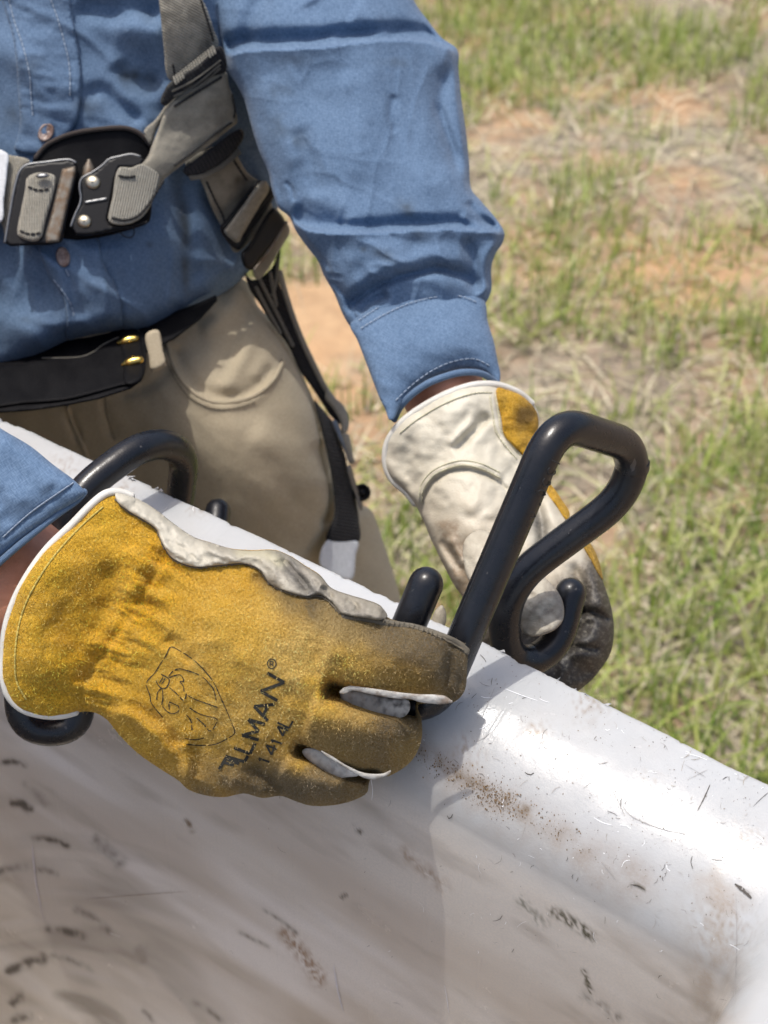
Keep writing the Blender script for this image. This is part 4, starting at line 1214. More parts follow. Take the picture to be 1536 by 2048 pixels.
# wound webbing tail over the buckle's right bar
tail, _ = strap('webbing_tail', [(238,336),(262,335),(285,328),(318,350),(310,390),(296,420),(280,438),(255,449),(225,448),(217,440),(225,395)], .026, M['webbing_across'], 3.5, .0018, 3, 12)
S = Solid()
dashes(S, [(350,212),(385,190),(420,168),(446,152)], pad, 4, 4, .0010); dashes(S, [(462,246),(425,272),(390,300),(350,330)], pad, 4, 4, .0010); dashes(S, [(464,190),(470,225),(466,240)], pad, 4, 4, .0010)
dashes(S, [(240,352),(255,354),(272,352)], tail, 6, 5, .0010); dashes(S, [(226,436),(250,440),(275,432),(296,410),(312,385),(328,360)], tail, 6, 5, .0010)
o = S.build('stitching', M['dark_thread'], None); hp(o); tag(o, kind='stuff')
strap('folded_strap', [(288,262),(310,240),(330,212),(342,195),(348,204),(330,232),(312,262),(302,290)], .014, M['webbing'], 4, .002, 4, 50)
band, _ = strap('stitched_band', [(321,205),(330,178),(342,163),(395,130),(440,92),(450,108),(452,142),(420,155),(380,176),(345,200),(330,212)], .022, M['black_web'], 4, .003, 5, 58, paint=grime((0.07,.07,.06), .1, 20))
S = Solid()
for i in range(17):
    t = i/16; x = 350 + 78*t; y = 161 - 61*t
    W = P(np.array([x-2, x, x+2]), np.array([y-6, y, y+6]), np.full(3, float(band.depth(x, y)[0]) - .0004)); v, f, uv = sweep(W, .00085, 6); S.add(v, f, uv)
o = S.build('zigzag_stitching', M['webbing_across'], None); hp(o); tag(o, kind='stuff')
S = Solid()
for k, off in enumerate((22, 32, 40)):
    cord(S, [(345+k*3, 160+off), (385+k*2, 140+off), (440, 103+off*.85)], band, .0007, 5, 6, .0003)
o = S.build('stitched_rib', M['webbing'], None); hp(o); tag(o, kind='stuff')
# leather backing patch of the buckle
bp_, _ = strap('buckle_pad', [(66,318),(85,296),(110,280),(150,265),(200,257),(250,254),(275,262),(303,290),(306,320),(300,440),(296,446),(230,468),(180,478),(140,480),(100,470),(70,400)], .006, M['belt'], 5, .003, 8, 0)
S = Solid(); cord(S, [(72,315),(90,293),(115,278),(150,266),(200,258),(250,256),(278,266),(302,290)], lambda X, Y: torso_smooth(X, Y) - .0105, .0016, 5, 8); o = S.build('pad_binding', cloth('brown_edge', (.035,.028,.025), (.07,.058,.052)), None); hp(o)
S = Solid(); cord(S, [(238,463),(245,470),(252,474),(262,475),(268,468),(267,458),(262,452)], lambda X, Y: torso_smooth(X, Y) - .010, .0004, 3, 6); o = S.build('loose_thread', M['dark_thread'], None); hp(o)
# buckle: left frame with sliding bar, right body with rivets
def plate(name, poly, off, matl, T=.003, parent=None, sp=4, R=3.0, smooth=False):
    b = lambda X, Y: bplane(X, Y) - off
    r = Relief(poly, b, sp, R=R, T=T, back=T, smooth=smooth, fade=2)
    o = r.build(name, matl, None)
    if parent is None: hp(o)
    else: o.parent = parent; o.matrix_parent_inverse = parent.matrix_world.inverted()
    return r, o
bplane = plane([(40,330,float(_ts(np.array([40.]),np.array([330.]))[0])), (150,400,float(_ts(np.array([150.]),np.array([400.]))[0])), (280,400,float(_ts(np.array([280.]),np.array([400.]))[0])), (60,470,float(_ts(np.array([60.]),np.array([470.]))[0]))])
fr_outer = [(38,340),(48,330),(90,324),(140,319),(152,324),(156,340),(150,372),(138,420),(128,470),(124,484),(100,490),(60,491),(20,493),(10,486),(9,478),(20,420),(30,370)]
r1, frame = plate('buckle_frame', fr_outer, .020, M['black_metal'], .004)
S = Solid(); cord(S, [(10,484),(20,425),(31,368),(40,342),(52,331),(90,325),(140,320),(151,325)], lambda X, Y: bplane(X, Y) - .0232, .0011, 5, 6); o = S.build('worn_edge', M['worn_edge'], None); o.parent = frame
r2, o = plate('wound_webbing', [(54,356),(70,346),(95,346),(110,352),(112,362),(104,400),(92,440),(82,476),(70,483),(45,478),(35,468),(42,420),(50,380)], .0245, M['webbing_across'], .0032, frame, 4, 7, True)
S = Solid(); dashes(S, [(58,374),(76,380),(104,377)], r2, 5, 6, .0008); dashes(S, [(42,462),(60,468),(84,465)], r2, 5, 6, .0008); o = S.build('stitching', M['dark_thread'], None); o.parent = frame; tag(o, kind='stuff')
r3, o = plate('sliding_bar', [(124,338),(150,332),(152,342),(138,400),(124,460),(118,484),(92,486),(91,470),(102,430),(114,380)], .024, M['rust_bar'], .003, frame)
r4, o = plate('bar_cap', [(70,352),(80,346),(92,346),(100,351),(92,356),(78,357)], .0315, M['worn_edge'], .0015, frame, 3)
body_poly = [(160,362),(168,352),(190,342),(205,328),(215,318),(240,308),(262,304),(280,308),(290,318),(286,332),(262,338),(240,336),(234,352),(225,396),(217,440),(226,450),(262,450),(296,440),(297,446),(250,458),(200,468),(170,472),(150,470),(142,455),(145,440),(152,425),(160,410),(162,395),(159,375)]
r5, body = plate('buckle_body', body_poly, .018, M['black_metal'], .005)
S = Solid(); cord(S, [(142,452),(150,430),(160,408),(162,393),(159,375),(163,358),(185,345),(205,331),(218,319),(240,313),(264,309),(280,313)], lambda X, Y: bplane(X, Y) - .0225, .0010, 5, 6); o = S.build('worn_edge', M['worn_edge'], None); o.parent = body
def rivet(x, y, r_):
    nr, ns = 7, 20; V = []; fs = []; d0 = float(bplane(np.array([x]), np.array([y]))[0]) - .0225
    for i in range(nr+1):
        a = i/nr*math.pi/2
        for j in range(ns):
            b = 2*math.pi*j/ns
            V.append(P(x + r_*math.sin(a)*math.cos(b)*1.05, y + r_*math.sin(a)*math.sin(b)*.95, d0 - .0028*math.cos(a)))
    for i in range(nr):
        for j in range(ns): fs.append((i*ns+j, (i+1)*ns+j, (i+1)*ns+(j+1)%ns, i*ns+(j+1)%ns))
    o = Solid().add(V, fs + [tuple(range(ns))]).build('rivet', M['rivet'], body); return o
rivet(185, 365, 15.5); rivet(168, 443, 14.5)
r6, o = plate('engraved_line', [(169,402),(214,394),(215,400),(170,408)], .0236, M['worn_edge'], .0006, body, 3)
W = P(np.array([177., 178, 178]), np.array([352., 335, 322]), np.full(3, float(bplane(np.array([178.]), np.array([335.]))[0]) - .018))
v, f, uv = sweep(W, np.array([.0042, .0036, .0014]), 10); o = Solid().add(v, f, uv).build('release_lever', M['rust_bar'], body)
# strap and white label at the left edge
strap('chest_strap', [(-160,308),(20,310),(60,322),(44,340),(34,372),(22,425),(10,470),(0,445),(-160,460)], .012, M['webbing'], 5, .002, 5, 80)
strap('label', [(-120,304),(14,306),(15,340),(8,400),(2,445),(-120,450)], .019, M['white_label'], 5, .0012, 3, 0)
# keeper and adjuster on the side strap, then the thigh straps
strap('strap_keeper', [(448,462),(455,452),(490,405),(520,364),(532,362),(538,378),(520,410),(485,470),(476,485),(462,478)], .020, M['webbing_across'], 4, .006, 9, -55, ops=[nz(.001,20,20,0,2)])
strap('strap_loop', [(440,455),(452,440),(505,370),(518,360),(550,385),(545,400),(500,470),(480,500),(462,492)], .013, M['black_web'], 4, .003, 5, -50)
adj, _ = strap('strap_adjuster', [(482,508),(497,490),(540,420),(548,415),(572,448),(560,470),(520,520),(505,540),(490,535)], .020, M['black_metal'], 4, .005, 7, -50)
S = Solid(); cord(S, [(508,540),(530,512),(555,475),(572,445)], lambda X, Y: torso_smooth(X, Y) - .024, .0012, 5, 8); o = S.build('adjuster_edge', M['rust_bar'], None); hp(o)
hip_base = rbf([(500,520,1.095),(580,470,1.10),(540,620,1.13),(600,700,1.15),(640,800,1.165),(690,900,1.17),(690,1050,1.18),(740,1000,1.20)])
def hs(name, poly, off, matl, **kw): return strap(name, poly, 0, matl, base=lambda X, Y: hip_base(X, Y) - off, **kw)
hs('tan_strap', [(572,446),(580,462),(556,505),(535,540),(515,560),(505,540),(530,512)], .006, M['pad'], ang=-50, T=.002)
hs('thigh_strap', [(490,545),(505,560),(540,540),(560,500),(558,560),(575,610),(600,680),(628,740),(650,780),(672,800),(690,825),(684,850),(660,830),(640,800),(620,770),(600,742),(575,690),(545,650),(520,610),(500,580)], .0, M['black_web'], ang=30, T=.003, sp=5)
S = Solid()
for pts in ([(540,545),(548,590),(552,610)], [(556,520),(552,560),(545,590)], [(520,560),(540,600),(560,640),(585,690)], [(512,575),(530,610),(560,665)]):
    cord(S, pts, lambda X, Y: hip_base(X, Y) - .004, .0016, 6, 8)
o = S.build('twisted_cord', M['webbing'], None); hp(o); tag(o, kind='stuff')
S = Solid(); cord(S, [(560,545),(575,600),(600,670),(630,735),(650,775),(690,835),(692,855)], lambda X, Y: hip_base(X, Y) - .004, .0022, 6, 8, flat=.6); o = S.build('strap_edge', M['webbing_across'], None); hp(o)
hs('buckle_strap', [(628,800),(640,812),(655,830),(670,850),(676,872),(690,910),(700,960),(712,1000),(718,1040),(718,1082),(664,1090),(652,1080),(668,1030),(668,1000),(662,950),(652,900),(640,850)], .010, M['black_web'], ang=10, T=.006, sp=5, R=12)
hs('grey_sleeve', [(655,775),(665,790),(690,815),(698,840),(695,862),(684,868),(680,842),(664,815),(650,795)], .012, M['webbing_across'], T=.003)
hs('buckle_plate', [(664,842),(672,840),(688,880),(700,915),(706,925),(700,928),(690,905),(676,875)], .018, M['worn_edge'], T=.001, R=3, sp=4)
hs('tan_strap', [(684,868),(696,868),(706,910),(710,925),(702,928),(694,905)], .016, M['pad'], T=.002, sp=4)
hs('buckle_plate', [(694,935),(700,930),(712,965),(726,1010),(722,1022),(708,985)], .020, M['worn_edge'], T=.001, R=3, sp=4)
def knob(x, y, r_):
    d0 = float(hip_base(np.array([x]), np.array([y]))[0]) - .012; V = []; fs = []; ns = 22
    prof_ = [(0, .011), (.35, .011), (.42, .006), (.6, .006), (.75, .010), (.95, .009), (1, .004), (1, -.006)]
    for rr, h in prof_:
        for j in range(ns):
            b = 2*math.pi*j/ns; V.append(P(x + r_*rr*math.cos(b), y + r_*rr*math.sin(b), d0 - h))
    for i in range(len(prof_)-1):
        for j in range(ns): fs.append((i*ns+j, (i+1)*ns+j, (i+1)*ns+(j+1)%ns, i*ns+(j+1)%ns))
    o = Solid().add(V, fs).build('buckle_button', M['black_metal'], None); hp(o)
knob(724, 985, 18)
hs('label', [(655,1080),(716,1084),(712,1110),(702,1160),(640,1130)], .014, M['white_label'], T=.0015, R=4)

# ------------------------------------------------------------------ gloves
DIRT = (0.135, 0.110, 0.075); DDIRT = (0.060, 0.050, 0.038); LDIRT = (0.36, 0.275, 0.15); GOLD = (0.62, 0.36, 0.03)
seam_pts = [(231,1000),(256,1023),(288,1041),(312,1059),(325,1088),(344,1116),(388,1134),(438,1131),(488,1128),(519,1140),(540,1168),(575,1184),(612,1193),(640,1192),(660,1204),(680,1226),(700,1232),(740,1236),(775,1246),(812,1252),(850,1262),(900,1284),(926,1300)]
lg_poly = [(231,984),(212,984),(181,1009),(144,1047),(94,1094),(56,1144),(25,1200),(8,1256),(2,1312),(3,1362),(14,1396),(40,1422),(75,1434),(119,1437),(160,1424),(188,1425),(212,1438),(238,1469),(275,1506),(319,1537),(358,1562),(375,1578),(412,1591),(450,1594),(488,1587),(525,1596),(562,1592),(590,1602),(619,1611),(662,1611),(706,1601),(734,1585),(741,1560),(783,1550),(825,1519),(843,1478),(843,1440),(836,1410),(875,1407),(908,1404),(929,1382),(934,1338),(931,1290),(900,1274),(862,1258),(812,1246),(775,1234),(762,1212),(731,1199),(700,1190),(662,1175),(640,1150),(612,1132),(581,1112),(550,1100),(500,1100),(462,1097),(425,1086),(388,1074),(338,1040),(312,1020),(275,999),(250,988)]
def suede_paint(X, Y, D):
    t = np.zeros((len(X), 4)); n1 = fbm(X/55, Y/55, 4); n2 = fbm(X/16, Y/16, 3)
    s = np.clip
    # greasy grey-brown towards knuckles and fingers
    g1 = sstep(330, 760, X*0.80 + (Y-1200)*0.62 + n1*260)
    over(t, LDIRT, g1*0.42)
    over(t, DIRT, sstep(560, 980, X*0.82 + (Y-1200)*0.55 + n1*320 + n2*80)*0.60)
    over(t, DIRT, np.exp(-pdist(X, Y, [(420,1590),(520,1560),(600,1570),(720,1580)])[0]**2/55**2)*(0.75+n1))
    d, _, _ = pdist(X, Y, cr([(660,1210),(720,1245),(800,1262),(880,1300),(925,1320)], 12))
    over(t, (0.075, 0.066, 0.054), s(np.exp(-(d/64)**2)*1.6 + n2*0.5*np.exp(-(d/70)**2), 0, 1)*0.92)
    d, _, _ = pdist(X, Y, cr([(530,1150),(560,1180),(580,1210)], 12)); over(t, DDIRT, np.exp(-(d/26)**2)*0.8)
    d, _, _ = pdist(X, Y, cr([(770,1450),(815,1455),(838,1440)], 10)); over(t, DDIRT, np.exp(-(d/30)**2)*0.9)
    d, _, _ = pdist(X, Y, cr([(640,1470),(700,1480),(760,1490)], 10)); over(t, DIRT, np.exp(-(d/34)**2)*0.6)
    d, _, _ = pdist(X, Y, cr([(925,1300),(928,1350),(915,1390)], 10)); over(t, DIRT, np.exp(-(d/22)**2)*0.7)
    d, _, _ = pdist(X, Y, cr([(500,1570),(560,1570),(600,1590)], 10)); over(t, DDIRT, np.exp(-(d/22)**2)*0.55)
    over(t, (0.66, 0.46, 0.15), s(np.exp(-((X-560)/190)**2-((Y-1330)/130)**2)*.55 + n1*.8*np.exp(-((X-560)/240)**2-((Y-1330)/160)**2), 0, .8))
    over(t, (0.74, 0.44, 0.03), s(sstep(420, 120, X)*(.35 + 1.6*n1), 0, .6))
    # bright rubbed gold
    for (x, y, r_, a) in ((640,1390,60,.6),(600,1520,24,.85),(700,1330,50,.35),(470,1280,60,.3),(350,1140,40,.5),(250,1180,60,.4),(310,1250,50,.4),(820,1370,40,.3),(480,1340,50,.25)):
        over(t, GOLD, a*np.exp(-((X-x)**2+(Y-y)**2)/r_**2)*s(1+2*n2, 0, 1.6))
    d, _, _ = pdist(X, Y, cr([(338,1090),(300,1165),(255,1240),(205,1310),(170,1370)], 12)); over(t, (0.78, 0.40, 0.012), np.exp(-(d/70)**2)*s(.45 + 2.6*n2 + n1, 0, 1)*.8)
    # shade in the wrist wrinkles, painted into the suede colour
    for p in ([(210,1130),(225,1190),(215,1220)], [(120,1260),(170,1270),(220,1290)], [(170,1340),(230,1350),(290,1360)], [(280,1180),(310,1220),(320,1260)], [(350,1160),(390,1180),(410,1175)], [(90,1330),(130,1370),(150,1400)], [(240,1420),(290,1470),(340,1520)]):
        d, _, _ = pdist(X, Y, cr(p, 12)); over(t, (0.22, 0.14, 0.03), np.exp(-(d/18)**2)*s(.5+2*n2, 0, 1)*.18)
    return t
def make_gather():
    '''short creases running along the arm where the elastic gathers the wrist'''
    q = cr([(338,1098),(300,1165),(255,1240),(205,1310),(170,1370),(160,1420)], 23); out = []; rr = random.Random(3)
    for i, (x, y) in enumerate(q):
        a = math.radians(24 - 10*i/len(q) + rr.uniform(-12, 12)); L1 = rr.uniform(30, 85); L2 = rr.uniform(45, 125); k = rr.uniform(-14, 14); sg = -1 if i % 2 else 1
        pts = [(x - math.cos(a)*L1, y - math.sin(a)*L1 + k*.6), (x - math.cos(a)*L1*.4, y - math.sin(a)*L1*.4 + k*.2), (x, y), (x + math.cos(a)*L2*.5, y + math.sin(a)*L2*.5 + 4), (x + math.cos(a)*L2, y + math.sin(a)*L2 + 10)]
        out.append(ridge(pts, sg*rr.uniform(.0012, .0022), 6 if sg < 0 else 9, None, .3))
        if rr.random() < .6: out.append(ridge([(p[0]+rr.uniform(4, 14), p[1]-rr.uniform(8, 15)) for p in pts[1:4]], -.0016, 4, None, .3))
    out.append(ridge([(338,1098),(300,1165),(255,1240),(205,1310),(170,1370),(160,1420)], -.0022, 7, 14, .1))
    return out
def wrist_folds(X, Y):
    d, sd, t = pdist(X, Y, cr([(335,1080),(290,1170),(235,1270),(175,1360),(150,1440)], 12))
    env = np.exp(-(d/62)**2)
    c, sn = math.cos(math.radians(18)), math.sin(math.radians(18))
    u = (X*c + Y*sn); v = (-X*sn + Y*c)
    r1 = 1 - np.abs(4*fbm(u/120 + 2.2, v/34 + 1.0 + .8*fbm(X/60, Y/60, 2), 3)); r2 = 1 - np.abs(4*fbm(u/60 + 7, v/17 + 3, 3))
    return env*(.0014*(r1 - .5) + .0008*(r2 - .5))
GATHER = make_gather()
lg_ops = [wrist_folds, nz(.0035,110,75,20,3,3.0), nz(.0014,32,26,0,3,8.0),
    # cuff bell and wrist gather
    ridge([(150,1080),(110,1180),(90,1290),(110,1390)], .006, 60), ridge([(205,1120),(222,1190),(205,1240),(190,1290)], -.0045, 30, 24), ridge([(265,1090),(270,1150),(255,1210)], .005, 26), *GATHER,
    
    
    ridge([(215,1425),(260,1430),(310,1470),(360,1530)], .006, 14), ridge([(250,1400),(300,1430),(345,1480),(375,1540)], -.004, 14), ridge([(360,1480),(370,1530),(375,1570)], .005, 12), ridge([(390,1560),(395,1520),(385,1480)], -.004, 12),
    ridge([(330,1270),(360,1300),(390,1330)], -.003, 14), bump(520,1300,130,110,25,.010), bump(440,1210,70,50,0,.004),
    # knuckle, fingers and the gaps between them
    ridge([(640,1290),(720,1310),(810,1320),(900,1340)], .009, 70, 52, .1), ridge([(610,1430),(680,1450),(760,1470),(810,1470)], .009, 42, 44, .1), ridge([(560,1530),(620,1560),(690,1580)], .008, 34, 34, .12),
    ridge([(640,1372),(690,1384),(740,1400),(800,1412),(850,1412)], -.036, 15, 20, .12), ridge([(580,1490),(620,1508),(670,1532),(720,1548),(770,1552)], -.030, 13, 16, .12),
    ridge([(490,1520),(540,1555),(575,1590)], -.007, 16), ridge([(450,1560),(500,1580),(540,1590)], .004, 18), bump(905,1345,22,46,8,-.004), ridge([(905,1290),(912,1340),(900,1390)], .003, 9),
    ridge([(500,1150),(540,1165),(565,1185)], -.004, 10), ridge([(680,1250),(760,1262),(840,1280)], -.003, 24)]
lg_base = rbf([(20,1230,.732),(60,1146,.73),(5,1330,.734),(230,990,.742),(75,1430,.742),(160,1200,.748),(150,1350,.75),(250,1050,.748),(400,1300,.738),(500,1550,.742),(550,1150,.735),(700,1350,.712),(650,1550,.728),(880,1330,.702),(780,1480,.716)])
lg = Relief(lg_poly, lg_base, 4.2, k=.60, cap=.034, ops=lg_ops, ang=-30, paint=suede_paint, fade=9)
def glove_root(name, rel, mtl, label):
    o = rel.build(name, mtl, person); o['label'] = label; return o
glove_l = glove_root('glove', lg, M['suede'], 'yellow suede palm of the worn glove in front, with black lettering and an inked emblem')
# pale back-of-hand leather above the seam
def back_paint(X, Y, D):
    t = np.zeros((len(X), 4)); n = fbm(X/30, Y/30, 4)
    over(t, (0.40, 0.37, 0.30), .6 + 0*X)
    over(t, (0.23, 0.205, 0.16), np.clip(sstep(330, 620, X + n*260), 0, 1)*.85)
    over(t, (0.085, 0.08, 0.07), np.exp(-pdist(X, Y, cr([(578,1128),(600,1160),(625,1185)], 8))[0]**2/16**2)*.9)
    over(t, (0.11, 0.10, 0.085), np.exp(-pdist(X, Y, cr([(540,1105),(575,1125),(590,1150)], 8))[0]**2/10**2)*.6)
    over(t, (0.14, 0.125, 0.10), np.exp(-pdist(X, Y, cr([(640,1190),(680,1222),(730,1230)], 8))[0]**2/12**2)*.7)
    over(t, (0.50, 0.46, 0.30), np.exp(-pdist(X, Y, cr([(480,1104),(530,1108),(560,1125)], 8))[0]**2/12**2)*.5)
    return t
bk_poly = [(231,986),(256,991),(280,1000),(316,1022),(342,1043),(390,1075),(428,1087),(465,1098),(500,1101),(552,1101),(582,1113),(612,1133),(641,1152),(663,1176),(702,1191),(732,1200),(762,1213),(775,1233),(760,1240),(735,1237),(702,1232),(682,1226),(662,1203),(640,1190),(612,1192),(575,1183),(540,1167),(519,1139),(488,1127),(438,1130),(388,1133),(344,1115),(325,1087),(312,1058),(288,1040),(256,1021),(234,1002)]
bk_r = Relief(bk_poly, lambda X, Y: lg.depth(X, Y) - .003, 3.6, R=14, T=.0026, ops=[nz(.0026,22,12,40,3,5.0), ridge([(560,1110),(585,1140),(612,1170),(625,1185)], -.0055, 6, 8), ridge([(600,1130),(640,1160),(650,1185)], .004, 9), ridge([(640,1172),(660,1186),(664,1200)], -.005, 5), ridge([(690,1195),(712,1208),(716,1225)], -.005, 5), ridge([(400,1090),(450,1108),(520,1112)], .003, 10)], back=.002, ang=20, paint=back_paint, fade=5)
bk_r.build('glove_back', M['leather'], glove_l)
S = Solid()
_q = cr(seam_pts, 5); _q = [(x + random.uniform(-1, 1), y + random.uniform(-1, 1)) for x, y in _q]
cord(S, _q, lg, .0005, 4, 6, .0012)
for i in range(10, len(_q)-10, 2):
    x, y = _q[i]; W = P(np.array([x-1, x+1, x+3]), np.array([y+3, y-1, y-6]), np.full(3, float(lg.depth(x, y)[0]) - .0022)); v, f, uv = sweep(W, .00022, 5); S.add(v, f, uv)
S.build('seam', make_leather('grey_seam', (0.09,0.075,0.05), (0.20,0.17,0.12), .8), glove_l)
# white binding round the cuff
S = Solid()
bind = [(262,992),(245,986),(228,984),(210,988),(181,1011),(144,1049),(96,1096),(59,1146),(29,1202),(12,1257),(7,1312),(8,1360),(18,1392),(42,1416),(75,1428),(119,1431),(150,1424)]
bd = rbf([(230,985,.740),(60,1146,.728),(8,1300,.731),(75,1430,.740),(150,1424,.745)])
cord(S, bind, bd, .0021, 5, 12, 0, flat=1.15)
S.build('cuff_binding', M['binding'], glove_l)
S = Solid(); dashes(S, [(205,1015),(170,1045),(118,1100),(82,1150),(52,1206),(36,1260),(30,1320),(34,1365),(52,1398)], lg, 7, 4, .0005)
o = S.build('stitching', cloth('gold_thread', (.55,.42,.08), (.7,.56,.16)), glove_l); tag(o, kind='stuff')
# pale gussets showing in the gaps between the fingers
def cz(pts, ox, oy, sc): return [(ox + x/sc, oy + y/sc) for x, y in pts]
ga = cz([(462,1292),(470,1340),(500,1390),(560,1440),(640,1475),(740,1490),(830,1490),(900,1488),(970,1460),(1000,1400),(985,1345),(860,1330),(700,1300),(570,1272)], 560, 1050, 3.84)
def gpaint(X, Y, D):
    t = np.zeros((len(X), 4)); n = fbm(X/10, Y/10, 3); over(t, (0.09,0.085,0.08), np.clip(n*2.2 + .1 + sstep(735, 800, X)*.5*sstep(1420,1395,Y), 0, 1)); return t
gA = Relief(ga, lambda X, Y: lg.depth(X, Y)*0 + lg_base(X, Y) - .006, 3.2, k=.55, ops=[nz(.0007,10,26,20,3)], back=.6, paint=gpaint, fade=4)
gA.build('finger_gusset', M['lining'], glove_l)
la = cz([(456,1290),(480,1255),(530,1236),(600,1240),(720,1256),(850,1275),(980,1292),(1100,1300),(1190,1302),(1260,1310),(1310,1340),(1328,1357),(1250,1376),(1170,1372),(1080,1362),(1000,1338),(900,1334),(800,1320),(690,1298),(600,1278),(550,1272),(500,1296)], 560, 1050, 3.84)
lA = Relief(la, lambda X, Y: lg_base(X, Y) - .0225, 3.2, k=.45, ops=[nz(.0005,14,8,0,2)], back=.8, paint=lambda X, Y, D: (lambda t: (over(t, (0.2,0.15,0.11), np.clip(fbm(X/12, Y/9, 3)*2.4 + .12 + sstep(850, 890, X)*.5, 0, .85)), t)[1])(np.zeros((len(X), 4))), fade=4)
lA.build('gusset_edge', M['lining'], glove_l)
gb = cz([(168,668),(185,645),(240,635),(310,655),(400,712),(480,762),(560,812),(600,850),(520,862),(430,872),(380,845),(300,790),(220,735)], 560, 1330, 3.84)
gB = Relief(gb, lambda X, Y: lg_base(X, Y) - .010, 3.2, k=.6, ops=[nz(.0006,10,22,30,3)], back=.6, paint=lambda X, Y, D: (lambda t: (over(t, (0.22,0.2,0.18), np.clip(fbm(X/9, Y/9, 3)*1.6 + .15, 0, .8)), t)[1])(np.zeros((len(X), 4))), fade=4)
gB.build('finger_gusset', M['lining'], glove_l)
lb = cz([(310,655),(400,700),(480,752),(560,795),(640,826),(720,836),(800,830),(852,808),(848,830),(800,862),(720,880),(660,872),(600,846),(520,800),(440,752),(360,705)], 560, 1330, 3.84)
lB = Relief(lb, lambda X, Y: lg_base(X, Y) - .0235, 3.0, k=.6, ops=[nz(.0005,12,8,0,2)], back=.8, paint=lambda X, Y, D: (lambda t: (over(t, (0.25,0.21,0.16), np.clip(fbm(X/12, Y/9, 3)*2.2 + .15, 0, .8)), t)[1])(np.zeros((len(X), 4))), fade=3)
lB.build('gusset_edge', M['lining'], glove_l)
# rolled seam along the top of the index finger
S = Solid()
cord(S, [(690,1234),(740,1238),(780,1248),(830,1256),(880,1272),(915,1288),(932,1302)], lambda X, Y: lg.depth(X, Y), .0019, 4, 8, -.0006)
S.build('rolled_seam', make_leather('dark_seam', (0.07,0.06,0.045), (0.17,0.15,0.11), .8), glove_l)

# inked lettering and emblem, printed on the suede
K = 4.389
def kp(x, y): return np.array([270 + x/K, 1270 + y/K])
def letter(segs, O, U, V):
    O = np.array(O, float); U = np.array(U, float); V = np.array(V, float)
    return [(kp(*(O + U*a[0] + V*a[1])), kp(*(O + U*b[0] + V*b[1]))) for a, b in segs]
LT = {'T': [((0,1),(1,1)),((.5,0),(.5,1))], 'I': [((.5,0),(.5,1))], 'L': [((0,1),(0,0)),((0,0),(1,0))], 'M': [((0,0),(0,1)),((0,1),(.5,.2)),((.5,.2),(1,1)),((1,1),(1,0))],
      'A': [((0,0),(.5,1)),((.5,1),(1,0)),((.2,.33),(.8,.33))], 'N': [((0,0),(0,1)),((0,1),(1,0)),((1,0),(1,1))], '1': [((.5,0),(.5,1)),((.5,1),(.2,.72))], '4': [((.7,0),(.7,1)),((.7,1),(0,.3)),((0,.3),(1,.3))]}
S = Solid()
for ch, O, U, V in (('T',(830,1205),(75,-125),(-92,-25)), ('I',(895,1145),(34,-30),(-112,-46)), ('L',(960,1112),(32,-50),(-140,-38)), ('L',(1010,1042),(45,-92),(-140,-50)), ('M',(1085,922),(55,-138),(-145,-42)), ('A',(1165,752),(62,-142),(-150,-54)), ('N',(1250,576),(60,-160),(-148,-82))):
    ribbon(S, letter(LT[ch], O, U, V), lg, 6.4)
for ch, O, U, V in (('1',(1160,1135),(40,-40),(-92,-32)), ('4',(1225,1062),(28,-84),(-92,-36)), ('1',(1275,975),(36,-40),(-98,-34)), ('4',(1325,898),(28,-84),(-92,-36)), ('L',(1352,818),(34,-62),(-102,-50))):
    ribbon(S, letter(LT[ch], O, U, V), lg, 4.2)
ring = [(1200 + 38*math.cos(a), 252 + 42*math.sin(a)) for a in np.linspace(0, 2*math.pi, 15)]
ribbon(S, [(kp(*a), kp(*b)) for a, b in zip(ring, ring[1:])], lg, 2.2)
for a, b in (((1185,275),(1185,230)),((1185,230),(1212,235)),((1212,235),(1210,255)),((1210,255),(1186,255)),((1198,255),(1215,278))): ribbon(S, [(kp(*a), kp(*b))], lg, 1.8)
S.build('lettering', M['ink'], glove_l)
S = Solid()
EM = [[(95,440),(110,400),(175,330),(215,265),(270,185),(315,105),(395,140),(490,200),(560,260),(625,330),(690,415),(730,500),(770,590),(815,690),(850,780),(875,860),(800,915),(700,960),(580,970),(450,960)],
      [(95,440),(130,530),(140,590),(190,660),(240,720)], [(290,370),(330,320),(385,297),(450,310),(540,340),(600,375),(650,425),(690,480),(715,590)],
      [(230,345),(270,365),(300,390),(290,440),(260,470),(220,460),(185,405)], [(245,370),(215,420)], [(265,378),(235,430)], [(300,375),(350,355),(400,350),(425,390),(430,410),(390,405),(420,440),(430,490)],
      [(300,460),(360,510),(430,575),(450,520)], [(240,480),(245,560),(235,610),(270,660),(320,690),(380,670),(385,630),(340,605),(300,590),(300,650)], [(190,570),(200,500),(230,470)],
      [(460,530),(540,570),(640,605),(720,635)], [(480,640),(560,690),(640,715),(720,740),(700,800),(660,845),(600,780),(540,730)], [(450,700),(490,750),(500,830)], [(440,910),(540,920),(600,905)]]
for pl in EM:
    q = cr([kp(*p) for p in pl], 5)
    for i in range(len(q)-1):
        if random.random() < .06: continue
        ribbon(S, [(q[i], q[i+1] + (q[i+1]-q[i])*.25)], lg, random.uniform(1.3, 2.3))
S.build('emblem', M['ink'], glove_l)

